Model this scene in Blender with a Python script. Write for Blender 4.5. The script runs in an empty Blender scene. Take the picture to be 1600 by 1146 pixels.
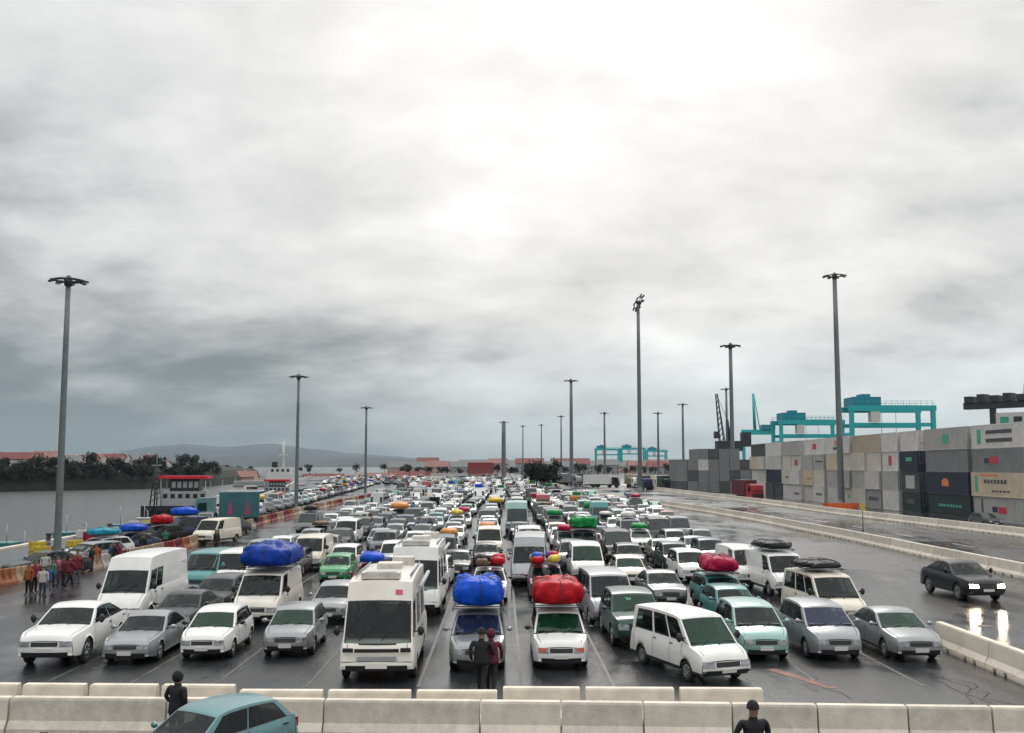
import bpy, math, random
from mathutils import Vector, Matrix, noise
R = math.radians
rnd = random.Random(7)
sc = bpy.context.scene
C = sc.collection

# ---------------------------------------------------------------- camera
CAM_H = 6.3
F_PX, CX, CY, HOR, VPX = 1600.0, 800.0, 573.0, 728.0, 785.0
PITCH = math.atan((HOR - CY) / F_PX)
YAW = math.atan((VPX - CX) / F_PX)
cam = bpy.data.cameras.new('camera')
cam.sensor_width = 36.0
cam.lens = 36.0 * F_PX / 1600.0
cam.clip_start = 0.1
cam.clip_end = 40000
camo = bpy.data.objects.new('camera', cam)
camo.location = (0, 0, CAM_H)
camo.rotation_euler = (math.pi / 2 + PITCH, 0, YAW)
C.objects.link(camo)
sc.camera = camo
CM = Matrix.Rotation(YAW, 3, 'Z') @ Matrix.Rotation(math.pi / 2 + PITCH, 3, 'X')

# ---------------------------------------------------------------- sky and sun
SUN_EL, SUN_AZ = R(38), R(8)         # azimuth clockwise from +Y
world = bpy.data.worlds.new('World')
sc.world = world
world.use_nodes = True
nt = world.node_tree
for n in list(nt.nodes): nt.nodes.remove(n)
N, Lk = nt.nodes, nt.links
def wn(t, **kw):
    n = N.new(t)
    for k, v in kw.items(): setattr(n, k, v)
    return n
def wmath(op, a, b=None, c=None, clamp=False):
    n = wn('ShaderNodeMath', operation=op, use_clamp=clamp)
    for i, v in enumerate((a, b, c)):
        if v is None: continue
        if isinstance(v, (int, float)): n.inputs[i].default_value = v
        else: Lk.new(v, n.inputs[i])
    return n.outputs[0]
tc = wn('ShaderNodeTexCoord')
sep = wn('ShaderNodeSeparateXYZ'); Lk.new(tc.outputs['Generated'], sep.inputs[0])
dx, dy, dz = sep.outputs
zz = wmath('ADD', wmath('MAXIMUM', dz, 0.0), 0.30)
comb = wn('ShaderNodeCombineXYZ')
Lk.new(wmath('DIVIDE', dx, zz), comb.inputs[0]); Lk.new(wmath('DIVIDE', dy, zz), comb.inputs[1])
comb.inputs[2].default_value = 3.7
def wnoise(scale, detail, rough, dist, off=(0, 0, 0), sx=(1, 1, 1)):
    mp = wn('ShaderNodeMapping'); mp.inputs['Location'].default_value = off; mp.inputs['Scale'].default_value = sx
    Lk.new(comb.outputs[0], mp.inputs[0])
    n = wn('ShaderNodeTexNoise'); n.inputs['Scale'].default_value = scale; n.inputs['Detail'].default_value = detail
    n.inputs['Roughness'].default_value = rough; n.inputs['Distortion'].default_value = dist
    Lk.new(mp.outputs[0], n.inputs['Vector'])
    return n.outputs['Fac']
n1 = wnoise(1.15, 4, 0.5, 0.25, (2.9, 1.4, 0), (0.85, 1.0, 1))
n2 = wnoise(3.0, 8, 0.52, 0.15, (8.3, 4.4, 2), (0.85, 1.0, 1))
n3 = wnoise(9.0, 8, 0.58, 0.1, (1, 7, 5), (0.85, 1.0, 1))
# broad brightness: dark low cloud on the left horizon, brighter overhead
el = wmath('MAXIMUM', dz, 0.0)
az = wmath('ARCTAN2', dx, dy)
base = wmath('MULTIPLY_ADD', wmath('POWER', el, 0.60), 0.64, 0.31)
lr = wmath('MULTIPLY', wmath('SINE', wmath('SUBTRACT', az, 0.02)), 0.66)
low = wmath('SUBTRACT', 1.0, wmath('MULTIPLY', el, 2.9), clamp=True)
base = wmath('ADD', base, wmath('MULTIPLY', lr, low))
fade = wmath('MULTIPLY', el, 9.0, clamp=True)
nv = wmath('ADD', wmath('MULTIPLY', wmath('SUBTRACT', n1, 0.5), 1.45), wmath('MULTIPLY', wmath('SUBTRACT', n2, 0.5), 1.2))
nv = wmath('ADD', nv, wmath('MULTIPLY', wmath('SUBTRACT', n3, 0.5), 0.5))
nv = wmath('MULTIPLY', nv, wmath('MULTIPLY_ADD', fade, 0.62, 0.16))
lum = wmath('ADD', base, nv)
# thin part of the cloud layer where the sun stands behind it
dot = wn('ShaderNodeVectorMath', operation='DOT_PRODUCT')
Lk.new(tc.outputs['Generated'], dot.inputs[0])
ge, ga = R(18), R(3.5)
dot.inputs[1].default_value = (math.sin(ga) * math.cos(ge), math.cos(ga) * math.cos(ge), math.sin(ge))
gl = wmath('POWER', wmath('MAXIMUM', dot.outputs['Value'], 0.0), 30.0)
lum = wmath('MULTIPLY_ADD', gl, 0.36, lum)
lum = wmath('SUBTRACT', lum, wmath('MULTIPLY', wmath('MAXIMUM', wmath('SUBTRACT', lum, 0.62), 0.0), 0.38))
lum = wmath('ADD', lum, wmath('MULTIPLY', wmath('MAXIMUM', wmath('SUBTRACT', el, 0.42), 0.0), 1.3))
lum = wmath('MAXIMUM', lum, 0.16)
lum = wmath('MINIMUM', lum, 1.5)
ramp = wn('ShaderNodeValToRGB')
er = ramp.color_ramp; er.elements[0].position = 0.0; er.elements[0].color = (0.10, 0.14, 0.162, 1)
er.elements[1].position = 1.0; er.elements[1].color = (1.0, 0.995, 0.985, 1)
for p, c in ((0.22, (0.205, 0.235, 0.252, 1)), (0.42, (0.39, 0.40, 0.412, 1)), (0.65, (0.63, 0.63, 0.632, 1))):
    e = er.elements.new(p); e.color = c
Lk.new(lum, ramp.inputs[0])
# brightness above 1 (overhead) kept as strength
over = wmath('MAXIMUM', lum, 1.0)
# slightly green-blue towards the horizon on the right
tint = wn('ShaderNodeMix', data_type='RGBA', blend_type='MULTIPLY')
Lk.new(ramp.outputs[0], tint.inputs[6]); tint.inputs[7].default_value = (0.82, 0.97, 1.0, 1)
hz = wmath('SUBTRACT', 1.0, wmath('MULTIPLY', el, 7.0), clamp=True)
Lk.new(wmath('MULTIPLY', hz, 0.9), tint.inputs[0])
bgc = wn('ShaderNodeBackground'); Lk.new(tint.outputs[2], bgc.inputs[0]); Lk.new(over, bgc.inputs[1])
sky = wn('ShaderNodeTexSky', sky_type='NISHITA', sun_disc=False)
sky.sun_elevation = SUN_EL; sky.sun_rotation = SUN_AZ
sky.air_density = 1.5; sky.dust_density = 4.0
bgs = wn('ShaderNodeBackground'); Lk.new(sky.outputs[0], bgs.inputs[0]); bgs.inputs[1].default_value = 0.06
mixs = wn('ShaderNodeMixShader'); mixs.inputs[0].default_value = 0.95
Lk.new(bgs.outputs[0], mixs.inputs[1]); Lk.new(bgc.outputs[0], mixs.inputs[2])
wo = wn('ShaderNodeOutputWorld'); Lk.new(mixs.outputs[0], wo.inputs[0])

sun = bpy.data.lights.new('sun', 'SUN'); sun.energy = 1.0; sun.angle = R(20); sun.color = (1, 0.965, 0.91)
suno = bpy.data.objects.new('sun', sun)
suno.rotation_euler = (math.pi / 2 - SUN_EL, 0, math.pi - SUN_AZ)
suno.location = (0, 0, 80)
C.objects.link(suno)

sc.view_settings.view_transform = 'Standard'
sc.view_settings.look = 'None'
sc.view_settings.exposure = 0.25
sc.view_settings.gamma = 1.0
sc.view_settings.use_curve_mapping = False
sc.render.engine = 'CYCLES'
sc.cycles.max_bounces = 6
sc.cycles.diffuse_bounces = 2
sc.cycles.glossy_bounces = 3
sc.cycles.volume_bounces = 0

# ---------------------------------------------------------------- helpers
def G(px, py, z=0.0):
    """ground point seen at a spot of the picture"""
    v = CM @ Vector(((px - CX) / F_PX, (CY - py) / F_PX, -1.0))
    t = (z - CAM_H) / v.z
    return Vector((v.x * t, v.y * t, z))
def at(px, dist, z=0.0):
    """point at forward distance dist that stands at picture column px"""
    v = CM @ Vector(((px - CX) / F_PX, (CY - HOR) / F_PX, -1.0))
    return Vector((v.x / v.y * dist, dist, z))
def zat(py, dist):
    return CAM_H + (HOR - py) * dist / F_PX

MATS = {}
def mat(name, color, rough=0.6, metal=0.0, var=0.0, vscale=3.0, bump=0.0, bscale=30.0, coat=0.0, dirt=0.0, dirtcol=(0.12, 0.11, 0.10), spec=0.5):
    if name in MATS: return MATS[name]
    m = bpy.data.materials.new(name); m.use_nodes = True
    t = m.node_tree; b = t.nodes['Principled BSDF']
    b.inputs['Roughness'].default_value = rough; b.inputs['Metallic'].default_value = metal
    b.inputs['Base Color'].default_value = (*color, 1)
    b.inputs['Specular IOR Level'].default_value = spec
    if coat: b.inputs['Coat Weight'].default_value = coat; b.inputs['Coat Roughness'].default_value = 0.08
    tcn = t.nodes.new('ShaderNodeTexCoord')
    last = None
    if var:
        n = t.nodes.new('ShaderNodeTexNoise'); n.inputs['Scale'].default_value = vscale; n.inputs['Detail'].default_value = 5
        t.links.new(tcn.outputs['Object'], n.inputs['Vector'])
        mr = t.nodes.new('ShaderNodeMapRange'); mr.inputs[1].default_value = 0.3; mr.inputs[2].default_value = 0.7
        mr.inputs[3].default_value = 1 - var; mr.inputs[4].default_value = 1 + var
        t.links.new(n.outputs['Fac'], mr.inputs[0])
        vm = t.nodes.new('ShaderNodeVectorMath'); vm.operation = 'SCALE'; vm.inputs[0].default_value = color
        t.links.new(mr.outputs[0], vm.inputs['Scale']); last = vm.outputs[0]
    if dirt:
        n = t.nodes.new('ShaderNodeTexNoise'); n.inputs['Scale'].default_value = 2.6; n.inputs['Detail'].default_value = 8; n.inputs['Roughness'].default_value = 0.7
        t.links.new(tcn.outputs['Object'], n.inputs['Vector'])
        mr = t.nodes.new('ShaderNodeMapRange'); mr.inputs[1].default_value = 0.45; mr.inputs[2].default_value = 0.75; mr.inputs[4].default_value = dirt
        t.links.new(n.outputs['Fac'], mr.inputs[0])
        mx = t.nodes.new('ShaderNodeMix'); mx.data_type = 'RGBA'
        t.links.new(mr.outputs[0], mx.inputs[0])
        if last: t.links.new(last, mx.inputs[6])
        else: mx.inputs[6].default_value = (*color, 1)
        mx.inputs[7].default_value = (*dirtcol, 1); last = mx.outputs[2]
    if last: t.links.new(last, b.inputs['Base Color'])
    if bump:
        n = t.nodes.new('ShaderNodeTexNoise'); n.inputs['Scale'].default_value = bscale; n.inputs['Detail'].default_value = 6
        t.links.new(tcn.outputs['Object'], n.inputs['Vector'])
        bp = t.nodes.new('ShaderNodeBump'); bp.inputs['Strength'].default_value = bump; bp.inputs['Distance'].default_value = 0.03
        t.links.new(n.outputs['Fac'], bp.inputs['Height']); t.links.new(bp.outputs[0], b.inputs['Normal'])
    MATS[name] = m
    return m

class MB:
    """collects geometry for one mesh"""
    def __init__(s): s.v = []; s.f = []; s.m = []; s.sm = []
    def quad(s, pts, m=0, sm=False):
        k = len(s.v); s.v += [tuple(p) for p in pts]; s.f.append(tuple(range(k, k + len(pts)))); s.m.append(m); s.sm.append(sm)
    def grid(s, rows, m=0, sm=True, closed=False):
        k = len(s.v); nr = len(rows); nc = len(rows[0])
        for r in rows: s.v += [tuple(p) for p in r]
        for i in range(nr - 1):
            for j in range(nc if closed else nc - 1):
                j2 = (j + 1) % nc
                s.f.append((k + i * nc + j, k + i * nc + j2, k + (i + 1) * nc + j2, k + (i + 1) * nc + j)); s.m.append(m(i, j) if callable(m) else m); s.sm.append(sm)
    def box(s, x0, x1, y0, y1, z0, z1, m=0, rz=0.0, c=None):
        P = [Vector((x, y, z)) for z in (z0, z1) for y in (y0, y1) for x in (x0, x1)]
        if rz:
            c = c or ((x0 + x1) / 2, (y0 + y1) / 2); cs, sn = math.cos(rz), math.sin(rz)
            P = [Vector((c[0] + (p.x - c[0]) * cs - (p.y - c[1]) * sn, c[1] + (p.x - c[0]) * sn + (p.y - c[1]) * cs, p.z)) for p in P]
        k = len(s.v); s.v += [tuple(p) for p in P]
        for q in ((0, 2, 3, 1), (4, 5, 7, 6), (0, 1, 5, 4), (2, 6, 7, 3), (0, 4, 6, 2), (1, 3, 7, 5)):
            s.f.append(tuple(k + i for i in q)); s.m.append(m); s.sm.append(False)
    def tube(s, p0, p1, r0, r1=None, n=10, m=0, cap=True, sm=True):
        p0 = Vector(p0); p1 = Vector(p1); r1 = r0 if r1 is None else r1
        d = (p1 - p0).normalized(); a = d.orthogonal().normalized(); b = d.cross(a)
        k = len(s.v)
        for p, r in ((p0, r0), (p1, r1)):
            for i in range(n):
                t = 2 * math.pi * i / n
                s.v.append(tuple(p + (a * math.cos(t) + b * math.sin(t)) * r))
        for i in range(n):
            j = (i + 1) % n
            s.f.append((k + i, k + j, k + n + j, k + n + i)); s.m.append(m); s.sm.append(sm)
        if cap:
            s.f.append(tuple(k + i for i in range(n))[::-1]); s.m.append(m); s.sm.append(False)
            s.f.append(tuple(k + n + i for i in range(n))); s.m.append(m); s.sm.append(False)
    def lathe(s, prof, n=16, c=(0, 0, 0), m=0, axis='z'):
        rows = []
        for r, h in prof:
            row = []
            for i in range(n):
                t = 2 * math.pi * i / n
                p = (r * math.cos(t), r * math.sin(t), h)
                if axis == 'x': p = (h, r * math.cos(t), r * math.sin(t))
                row.append((p[0] + c[0], p[1] + c[1], p[2] + c[2]))
            rows.append(row)
        s.grid(rows, m, True, True)
    def mesh(s, name, mats):
        me = bpy.data.meshes.new(name)
        me.from_pydata(s.v, [], s.f)
        for m in mats: me.materials.append(m)
        me.polygons.foreach_set('material_index', s.m)
        me.polygons.foreach_set('use_smooth', s.sm)
        me.update()
        return me
    def build(s, name, mats, parent=None, **kw):
        if not isinstance(mats, (list, tuple)): mats = [mats]
        return link(name, s.mesh(name, mats), parent, **kw)

def link(name, me, parent=None, loc=None, rz=None, **props):
    o = bpy.data.objects.new(name, me); C.objects.link(o)
    if parent: o.parent = parent
    if loc is not None: o.location = loc
    if rz is not None: o.rotation_euler = (0, 0, rz)
    for k, v in props.items(): o[k] = v
    return o
def thing(name, label, cat, loc=(0, 0, 0), rz=0, group=None):
    o = link(name, None, None, loc, rz, label=label, category=cat)
    o.empty_display_size = 0.3
    if group: o['group'] = group
    return o
def copy_tree(o, parent=None):
    c = o.copy(); C.objects.link(c); c.parent = parent
    for ch in o.children: copy_tree(ch, c)
    return c
_u = ['', 'first', 'second', 'third', 'fourth', 'fifth', 'sixth', 'seventh', 'eighth', 'ninth']
ORD = _u + ['tenth', 'eleventh', 'twelfth', 'thirteenth', 'fourteenth', 'fifteenth', 'sixteenth', 'seventeenth', 'eighteenth', 'nineteenth']
for _t in ('twent', 'thirt', 'fort', 'fift', 'sixt', 'sevent', 'eight', 'ninet', 'hundred'):
    ORD += [_t + ('ieth' if _t != 'hundred' else 'th')] + [(_t + 'y-' if _t != 'hundred' else 'hundred-') + w for w in _u[1:]]
ORD += ['hundred-' + w for w in ORD[10:31]]
def lerp(a, b, t): return a + (b - a) * t
def interp(pts, x):
    if x <= pts[0][0]: return pts[0][1]
    for (a, b), (c, d) in zip(pts, pts[1:]):
        if x <= c: return lerp(b, d, (x - a) / (c - a) if c > a else 0)
    return pts[-1][1]

# ---------------------------------------------------------------- shared materials
def ground_mat(name, base, wet=0.5):
    m = bpy.data.materials.new(name); m.use_nodes = True
    t = m.node_tree; b = t.nodes['Principled BSDF']; nn, ll = t.nodes, t.links
    geo = nn.new('ShaderNodeNewGeometry')
    def noi(scale, det, rough=0.55, sxyz=None, dist=0.0):
        n = nn.new('ShaderNodeTexNoise'); n.inputs['Scale'].default_value = scale; n.inputs['Detail'].default_value = det
        n.inputs['Roughness'].default_value = rough; n.inputs['Distortion'].default_value = dist
        if sxyz:
            mp = nn.new('ShaderNodeMapping'); mp.inputs['Scale'].default_value = sxyz; ll.new(geo.outputs['Position'], mp.inputs[0]); ll.new(mp.outputs[0], n.inputs['Vector'])
        else: ll.new(geo.outputs['Position'], n.inputs['Vector'])
        return n.outputs['Fac']
    def mr(v, a, b_, c, d, smooth=False):
        n = nn.new('ShaderNodeMapRange'); ll.new(v, n.inputs[0])
        for i, x in enumerate((a, b_, c, d)): n.inputs[i + 1].default_value = x
        if smooth: n.interpolation_type = 'SMOOTHSTEP'
        return n.outputs[0]
    def mul(a, b_, op='MULTIPLY'):
        n = nn.new('ShaderNodeMath'); n.operation = op
        for i, x in enumerate((a, b_)):
            if isinstance(x, (int, float)): n.inputs[i].default_value = x
            else: ll.new(x, n.inputs[i])
        return n.outputs[0]
    big = noi(0.11, 6, 0.6, (1, 0.45, 1), 0.6); mid = noi(0.9, 5, 0.6, (1, 0.35, 1)); fine = noi(60, 3); streak = noi(0.55, 5, 0.6, (2.2, 0.09, 1))
    col = mul(mr(big, 0.3, 0.7, 0.65, 1.35), mul(mr(mid, 0.3, 0.7, 0.75, 1.25), mr(streak, 0.3, 0.7, 0.72, 1.3)))
    col = mul(col, mr(fine, 0.25, 0.75, 0.85, 1.15))
    vm = nn.new('ShaderNodeVectorMath'); vm.operation = 'SCALE'; vm.inputs[0].default_value = base; ll.new(col, vm.inputs['Scale'])
    ll.new(vm.outputs[0], b.inputs['Base Color'])
    pud = mr(mul(big, mr(mid, 0.2, 0.8, 0.8, 1.2)), 0.42, 0.60, 0, 1, True)
    ro = nn.new('ShaderNodeMapRange'); ll.new(pud, ro.inputs[0]); ro.inputs[3].default_value = 0.36 - 0.12 * wet; ro.inputs[4].default_value = 0.07
    ll.new(ro.outputs[0], b.inputs['Roughness'])
    b.inputs['Specular IOR Level'].default_value = 0.45
    bp = nn.new('ShaderNodeBump'); bp.inputs['Distance'].default_value = 0.012
    ll.new(mul(fine, mr(pud, 0, 1, 1, 0.25)), bp.inputs['Height']); bp.inputs['Strength'].default_value = 0.35
    ll.new(bp.outputs[0], b.inputs['Normal'])
    return m
M_asph = ground_mat('wet_asphalt', (0.030, 0.0315, 0.034))
M_road = ground_mat('wet_road', (0.042, 0.044, 0.047))
M_conc = mat('concrete', (0.74, 0.67, 0.56), 0.75, var=0.10, vscale=1.6, bump=0.3, bscale=25, dirt=0.3, dirtcol=(0.2, 0.185, 0.17))
M_conc2 = mat('worn_concrete', (0.66, 0.60, 0.51), 0.8, var=0.14, vscale=2.2, bump=0.3, bscale=25, dirt=0.4, dirtcol=(0.16, 0.155, 0.15))
M_black = mat('black_plastic', (0.018, 0.018, 0.02), 0.5)
M_rubber = mat('tyre_rubber', (0.02, 0.02, 0.02), 0.75)
M_under = mat('underbody', (0.012, 0.012, 0.012), 0.9)
M_rim = mat('wheel_metal', (0.35, 0.36, 0.37), 0.35, 0.8)
M_glass = mat('car_glass', (0.004, 0.010, 0.010), 0.05, spec=0.35)
M_glassb = mat('windscreen_glass', (0.012, 0.026, 0.024), 0.05, spec=0.45, var=0.5, vscale=1.8)  # var blotches, also in the tints below, are cloud and tree reflections painted in
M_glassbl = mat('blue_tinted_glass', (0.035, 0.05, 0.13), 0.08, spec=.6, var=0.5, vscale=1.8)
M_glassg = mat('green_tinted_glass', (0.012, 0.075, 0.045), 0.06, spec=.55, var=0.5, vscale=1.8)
def see_through(m, fac, tint):
    t = m.node_tree; b = t.nodes['Principled BSDF']; o = [n for n in t.nodes if n.type == 'OUTPUT_MATERIAL'][0]
    tr = t.nodes.new('ShaderNodeBsdfTransparent'); tr.inputs[0].default_value = (*tint, 1); mx = t.nodes.new('ShaderNodeMixShader'); mx.inputs[0].default_value = fac
    t.links.new(b.outputs[0], mx.inputs[1]); t.links.new(tr.outputs[0], mx.inputs[2]); t.links.new(mx.outputs[0], o.inputs['Surface']); return m
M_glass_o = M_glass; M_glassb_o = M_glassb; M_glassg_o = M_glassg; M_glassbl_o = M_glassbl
M_glass = see_through(mat('cabin_glass', (0.006, 0.014, 0.014), 0.04, spec=.5), .55, (.55, .62, .6))
M_glassb = see_through(mat('windscreen_cabin_glass', (0.012, 0.024, 0.023), 0.04, spec=.6), .6, (.7, .78, .76))
M_glassg = see_through(mat('green_cabin_glass', (0.006, 0.055, 0.034), 0.04, spec=.6), .5, (.4, .75, .6))
M_glassbl = see_through(mat('blue_cabin_glass', (0.025, 0.036, 0.10), 0.04, spec=.6), .5, (.6, .65, .9))
M_seat = mat('seat_fabric', (.05, .052, .058), .85, var=.3, vscale=12); M_seat2 = mat('pale_seat_fabric', (.16, .15, .14), .85, var=.3, vscale=12)
M_dash = mat('dashboard_plastic', (.035, .035, .037), .6)
M_lamp = mat('lamp_lens', (0.30, 0.32, 0.33), 0.12, 0.6, var=.5, vscale=9)
M_amber = mat('indicator_lens', (0.6, 0.1, 0.06), 0.2)
M_red = mat('tail_lens', (0.35, 0.01, 0.01), 0.2)
M_plate = mat('number_plate', (0.7, 0.7, 0.66), 0.4)
M_galv = mat('galvanised_steel', (0.17, 0.19, 0.195), 0.5, 0.5, var=0.12)
M_dsteel = mat('dark_steel', (0.05, 0.055, 0.06), 0.55, 0.3)
PAINT = {}
def paint(name, col, metal=0.0, rough=0.28, dirt=0.22):
    PAINT[name] = mat(name.replace(' ', '_') + '_paint', col, rough, metal, var=0.05, vscale=1.2, coat=0.3 if max(col) > .1 else 0.1, dirt=dirt, dirtcol=tuple(0.45 * c + 0.03 for c in col))
paint('white', (0.80, 0.80, 0.775)); paint('cream', (0.74, 0.69, 0.57)); paint('warm white', (0.80, 0.765, 0.69)); paint('silver', (0.30, 0.315, 0.325), 0.4, 0.3)
paint('grey', (0.12, 0.128, 0.135), 0.3, 0.3); paint('dark grey', (0.035, 0.04, 0.043), 0.2); paint('black', (0.008, 0.009, 0.011))
paint('dark green', (0.02, 0.06, 0.048), 0.1); paint('teal', (0.05, 0.24, 0.24), 0.1); paint('mint', (0.27, 0.44, 0.40), 0.2)
paint('dark blue', (0.02, 0.035, 0.09), 0.1); paint('red', (0.30, 0.02, 0.03)); paint('maroon', (0.12, 0.02, 0.035)); paint('gold', (0.36, 0.30, 0.2), 0.3)
paint('green', (0.04, 0.28, 0.10)); paint('blue grey', (0.13, 0.27, 0.285), 0.3)
# ---------------------------------------------------------------- vehicles
# local frame of every vehicle: root on the ground under its middle, nose towards -Y
KINDS = {
 # L, W, H, sill, top line (y from nose, z), greenhouse A B C D (y), roof inset, rear glass?, side pane splits, wheels (y front, y rear, r)
 'saloon': dict(L=4.55, W=1.76, H=1.42, sill=.24, top=[(0, .64), (.05, .74), (.25, .80), (1.25, .93), (2.6, .95), (3.75, .98), (4.35, .98), (4.5, .86), (4.55, .7)],
      g=(1.12, 1.95, 3.1, 3.95), rin=.17, sides=[(.10, .46), (.49, .90)], wh=(.86, 3.55, .31), hl=(.52, .70), round=.30),
 'hatchback': dict(L=4.0, W=1.70, H=1.45, sill=.24, top=[(0, .64), (.05, .75), (.22, .82), (1.1, .95), (2.4, .96), (3.6, 1.0), (3.9, .96), (4.0, .7)],
      g=(.92, 1.65, 3.35, 3.88), rin=.16, sides=[(.10, .47), (.50, .90)], wh=(.78, 3.25, .30), hl=(.53, .71), round=.32),
 'estate': dict(L=4.6, W=1.75, H=1.46, sill=.24, top=[(0, .64), (.05, .75), (.25, .81), (1.25, .94), (2.6, .96), (4.2, 1.0), (4.52, .95), (4.6, .7)],
      g=(1.1, 1.9, 4.05, 4.50), rin=.15, sides=[(.08, .36), (.38, .66), (.68, .93)], wh=(.86, 3.6, .31), hl=(.52, .70), round=.28),
 'people carrier': dict(L=4.3, W=1.78, H=1.64, sill=.24, top=[(0, .68), (.05, .80), (.25, .90), (.95, 1.06), (2.4, 1.05), (3.9, 1.06), (4.22, 1.0), (4.3, .7)],
      g=(.72, 1.62, 3.75, 4.2), rin=.16, sides=[(.10, .40), (.43, .70), (.73, .93)], wh=(.82, 3.5, .32), hl=(.56, .76), round=.34),
 'off-roader': dict(L=4.7, W=1.90, H=1.75, sill=.34, top=[(0, .84), (.05, .96), (.3, 1.05), (1.3, 1.12), (2.6, 1.12), (4.3, 1.12), (4.62, 1.0), (4.7, .75)],
      g=(1.2, 1.95, 4.0, 4.6), rin=.15, sides=[(.08, .38), (.41, .69), (.72, .93)], wh=(.9, 3.75, .38), hl=(.68, .88), round=.22),
 'coupe off-roader': dict(L=4.9, W=1.98, H=1.70, sill=.34, top=[(0, .80), (.05, .94), (.3, 1.03), (1.45, 1.14), (2.8, 1.16), (4.4, 1.22), (4.8, 1.08), (4.9, .75)],
      g=(1.3, 2.1, 3.3, 4.72), rin=.20, sides=[(.08, .47), (.50, .86)], wh=(.92, 3.85, .40), hl=(.68, .86), round=.26),
 'coupe': dict(L=4.45, W=1.74, H=1.36, sill=.22, top=[(0, .60), (.05, .70), (.25, .75), (1.35, .86), (2.7, .90), (3.9, .94), (4.3, .93), (4.45, .7)],
      g=(1.25, 2.05, 2.95, 3.95), rin=.18, sides=[(.10, .55), (.58, .88)], wh=(.82, 3.4, .31), hl=(.50, .64), round=.28),
 'minibus': dict(L=4.8, W=1.92, H=1.98, sill=.30, top=[(0, .70), (.05, .84), (.25, .98), (.95, 1.18), (2.4, 1.18), (4.5, 1.18), (4.74, 1.05), (4.8, .7)],
      g=(.66, 1.50, 4.55, 4.76), rin=.12, sides=[(.07, .28), (.32, .55), (.60, .90)], wh=(.85, 3.85, .33), hl=(.56, .78), round=.18, trim=True),
 'van': dict(L=4.9, W=1.94, H=2.0, sill=.30, top=[(0, .72), (.05, .88), (.25, 1.02), (.8, 1.2), (2.4, 1.2), (4.6, 1.2), (4.85, 1.05), (4.9, .7)],
      g=(.55, 1.25, 4.7, 4.86), rin=.11, sides=[(.06, .24)], wh=(.85, 3.85, .33), hl=(.58, .82), round=.16, trim=True),
 'high-roof van': dict(L=6.2, W=2.02, H=2.65, sill=.34, top=[(0, .66), (.1, .86), (.45, 1.14), (.85, 1.32), (2.4, 1.36), (5.9, 1.38), (6.15, 1.2), (6.2, .75)],
      g=(.60, 1.40, 6.0, 6.15), rin=.12, sides=[(.05, .17), (.20, .32)], wh=(.95, 4.9, .35), hl=(.72, .98), round=.18, trim=True, wv=(.05, .62), sv=(.06, .58)),
 'motorhome': dict(L=6.6, W=2.26, H=2.90, sill=.36, top=[(0, .60), (.06, .84), (.16, 1.08), (.32, 1.26), (2.4, 1.3), (6.4, 1.3), (6.55, 1.2), (6.6, .8)],
      g=(.22, .95, 6.42, 6.55), rin=.10, sides=[(.03, .15), (.30, .46), (.62, .82)], wh=(1.0, 4.6, .35), hl=(.62, .86), round=.10, wv=(.0, .66), sv=(.10, .60), ww=.93),
}
def kget(kind):
    p = KINDS[kind]; p.setdefault('wv', (.05, .90)); p.setdefault('sv', (.10, .86)); p.setdefault('ww', .90); p.setdefault('trim', False)
    return p
def car_surfaces(p):
    L, W, H = p['L'], p['W'], p['H']; h = W / 2
    rd = p['round']; yA, yB, yC, yD = p['g']
    def plan(y):
        k = 1.0
        e = 0.75
        if y < e: k -= rd * 0.55 * ((e - y) / e) ** 2.4
        if y > L - e: k -= rd * 0.42 * ((y - (L - e)) / e) ** 2.4
        return h * k
    def topz(y): return interp(p['top'], y)
    wb = lambda y: plan(y) * 0.925
    wr = h * (0.925 - p['rin'] / h * 0.9)
    bul = 0.10 if L < 5.5 else 0.06
    crown = 0.045
    def zr(u): return H - 0.02 - 0.05 * (2 * u - 1) ** 2 - (0.03 if u < .1 else 0)
    def xw(y0, v): return lerp(wb(y0), wr, max(0, v) ** 1.15)
    def side(s):
        def f(u, v):
            y0 = lerp(yA, yD, u); y1 = lerp(yB, yC, u)
            return Vector((s * xw(y0, v), lerp(y0, y1, v) - L / 2, lerp(topz(y0) - .03, zr(u), v)))
        return f
    def front(u, v):     # u -1..1
        y = lerp(yA, yB, v) - bul * (1 - u * u) * (1 - .5 * v)
        return Vector((u * xw(yA, v), y - L / 2, lerp(topz(yA) - .03, zr(0) + crown * (1 - u * u), v)))
    def rear(u, v):
        y = lerp(yD, yC, v) + bul * .6 * (1 - u * u) * (1 - .5 * v)
        return Vector((u * xw(yD, v), y - L / 2, lerp(topz(yD) - .03, zr(1) + crown * (1 - u * u), v)))
    def roof(u, w):
        y = lerp(yB, yC, u) - bul * .5 * (1 - w * w) * (1 - u) + bul * .3 * (1 - w * w) * u
        return Vector((w * wr, y - L / 2, zr(u) + crown * (1 - w * w)))
    zf = topz(0)
    def cap(x, z):       # nose surface, x in -1..1 of local half width, z metres
        w0 = plan(0) * (0.97)
        t = (z - p['sill']) / max(.01, zf - p['sill'])
        y = -0.13 * (1 - abs(x) ** 2.2) * (1 if p['round'] > .12 else .5) - 0.05 * math.sin(math.pi * min(1, max(0, t * .9)))
        return Vector((x * w0, y - L / 2, z))
    return plan, topz, side, front, rear, roof, cap
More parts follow.
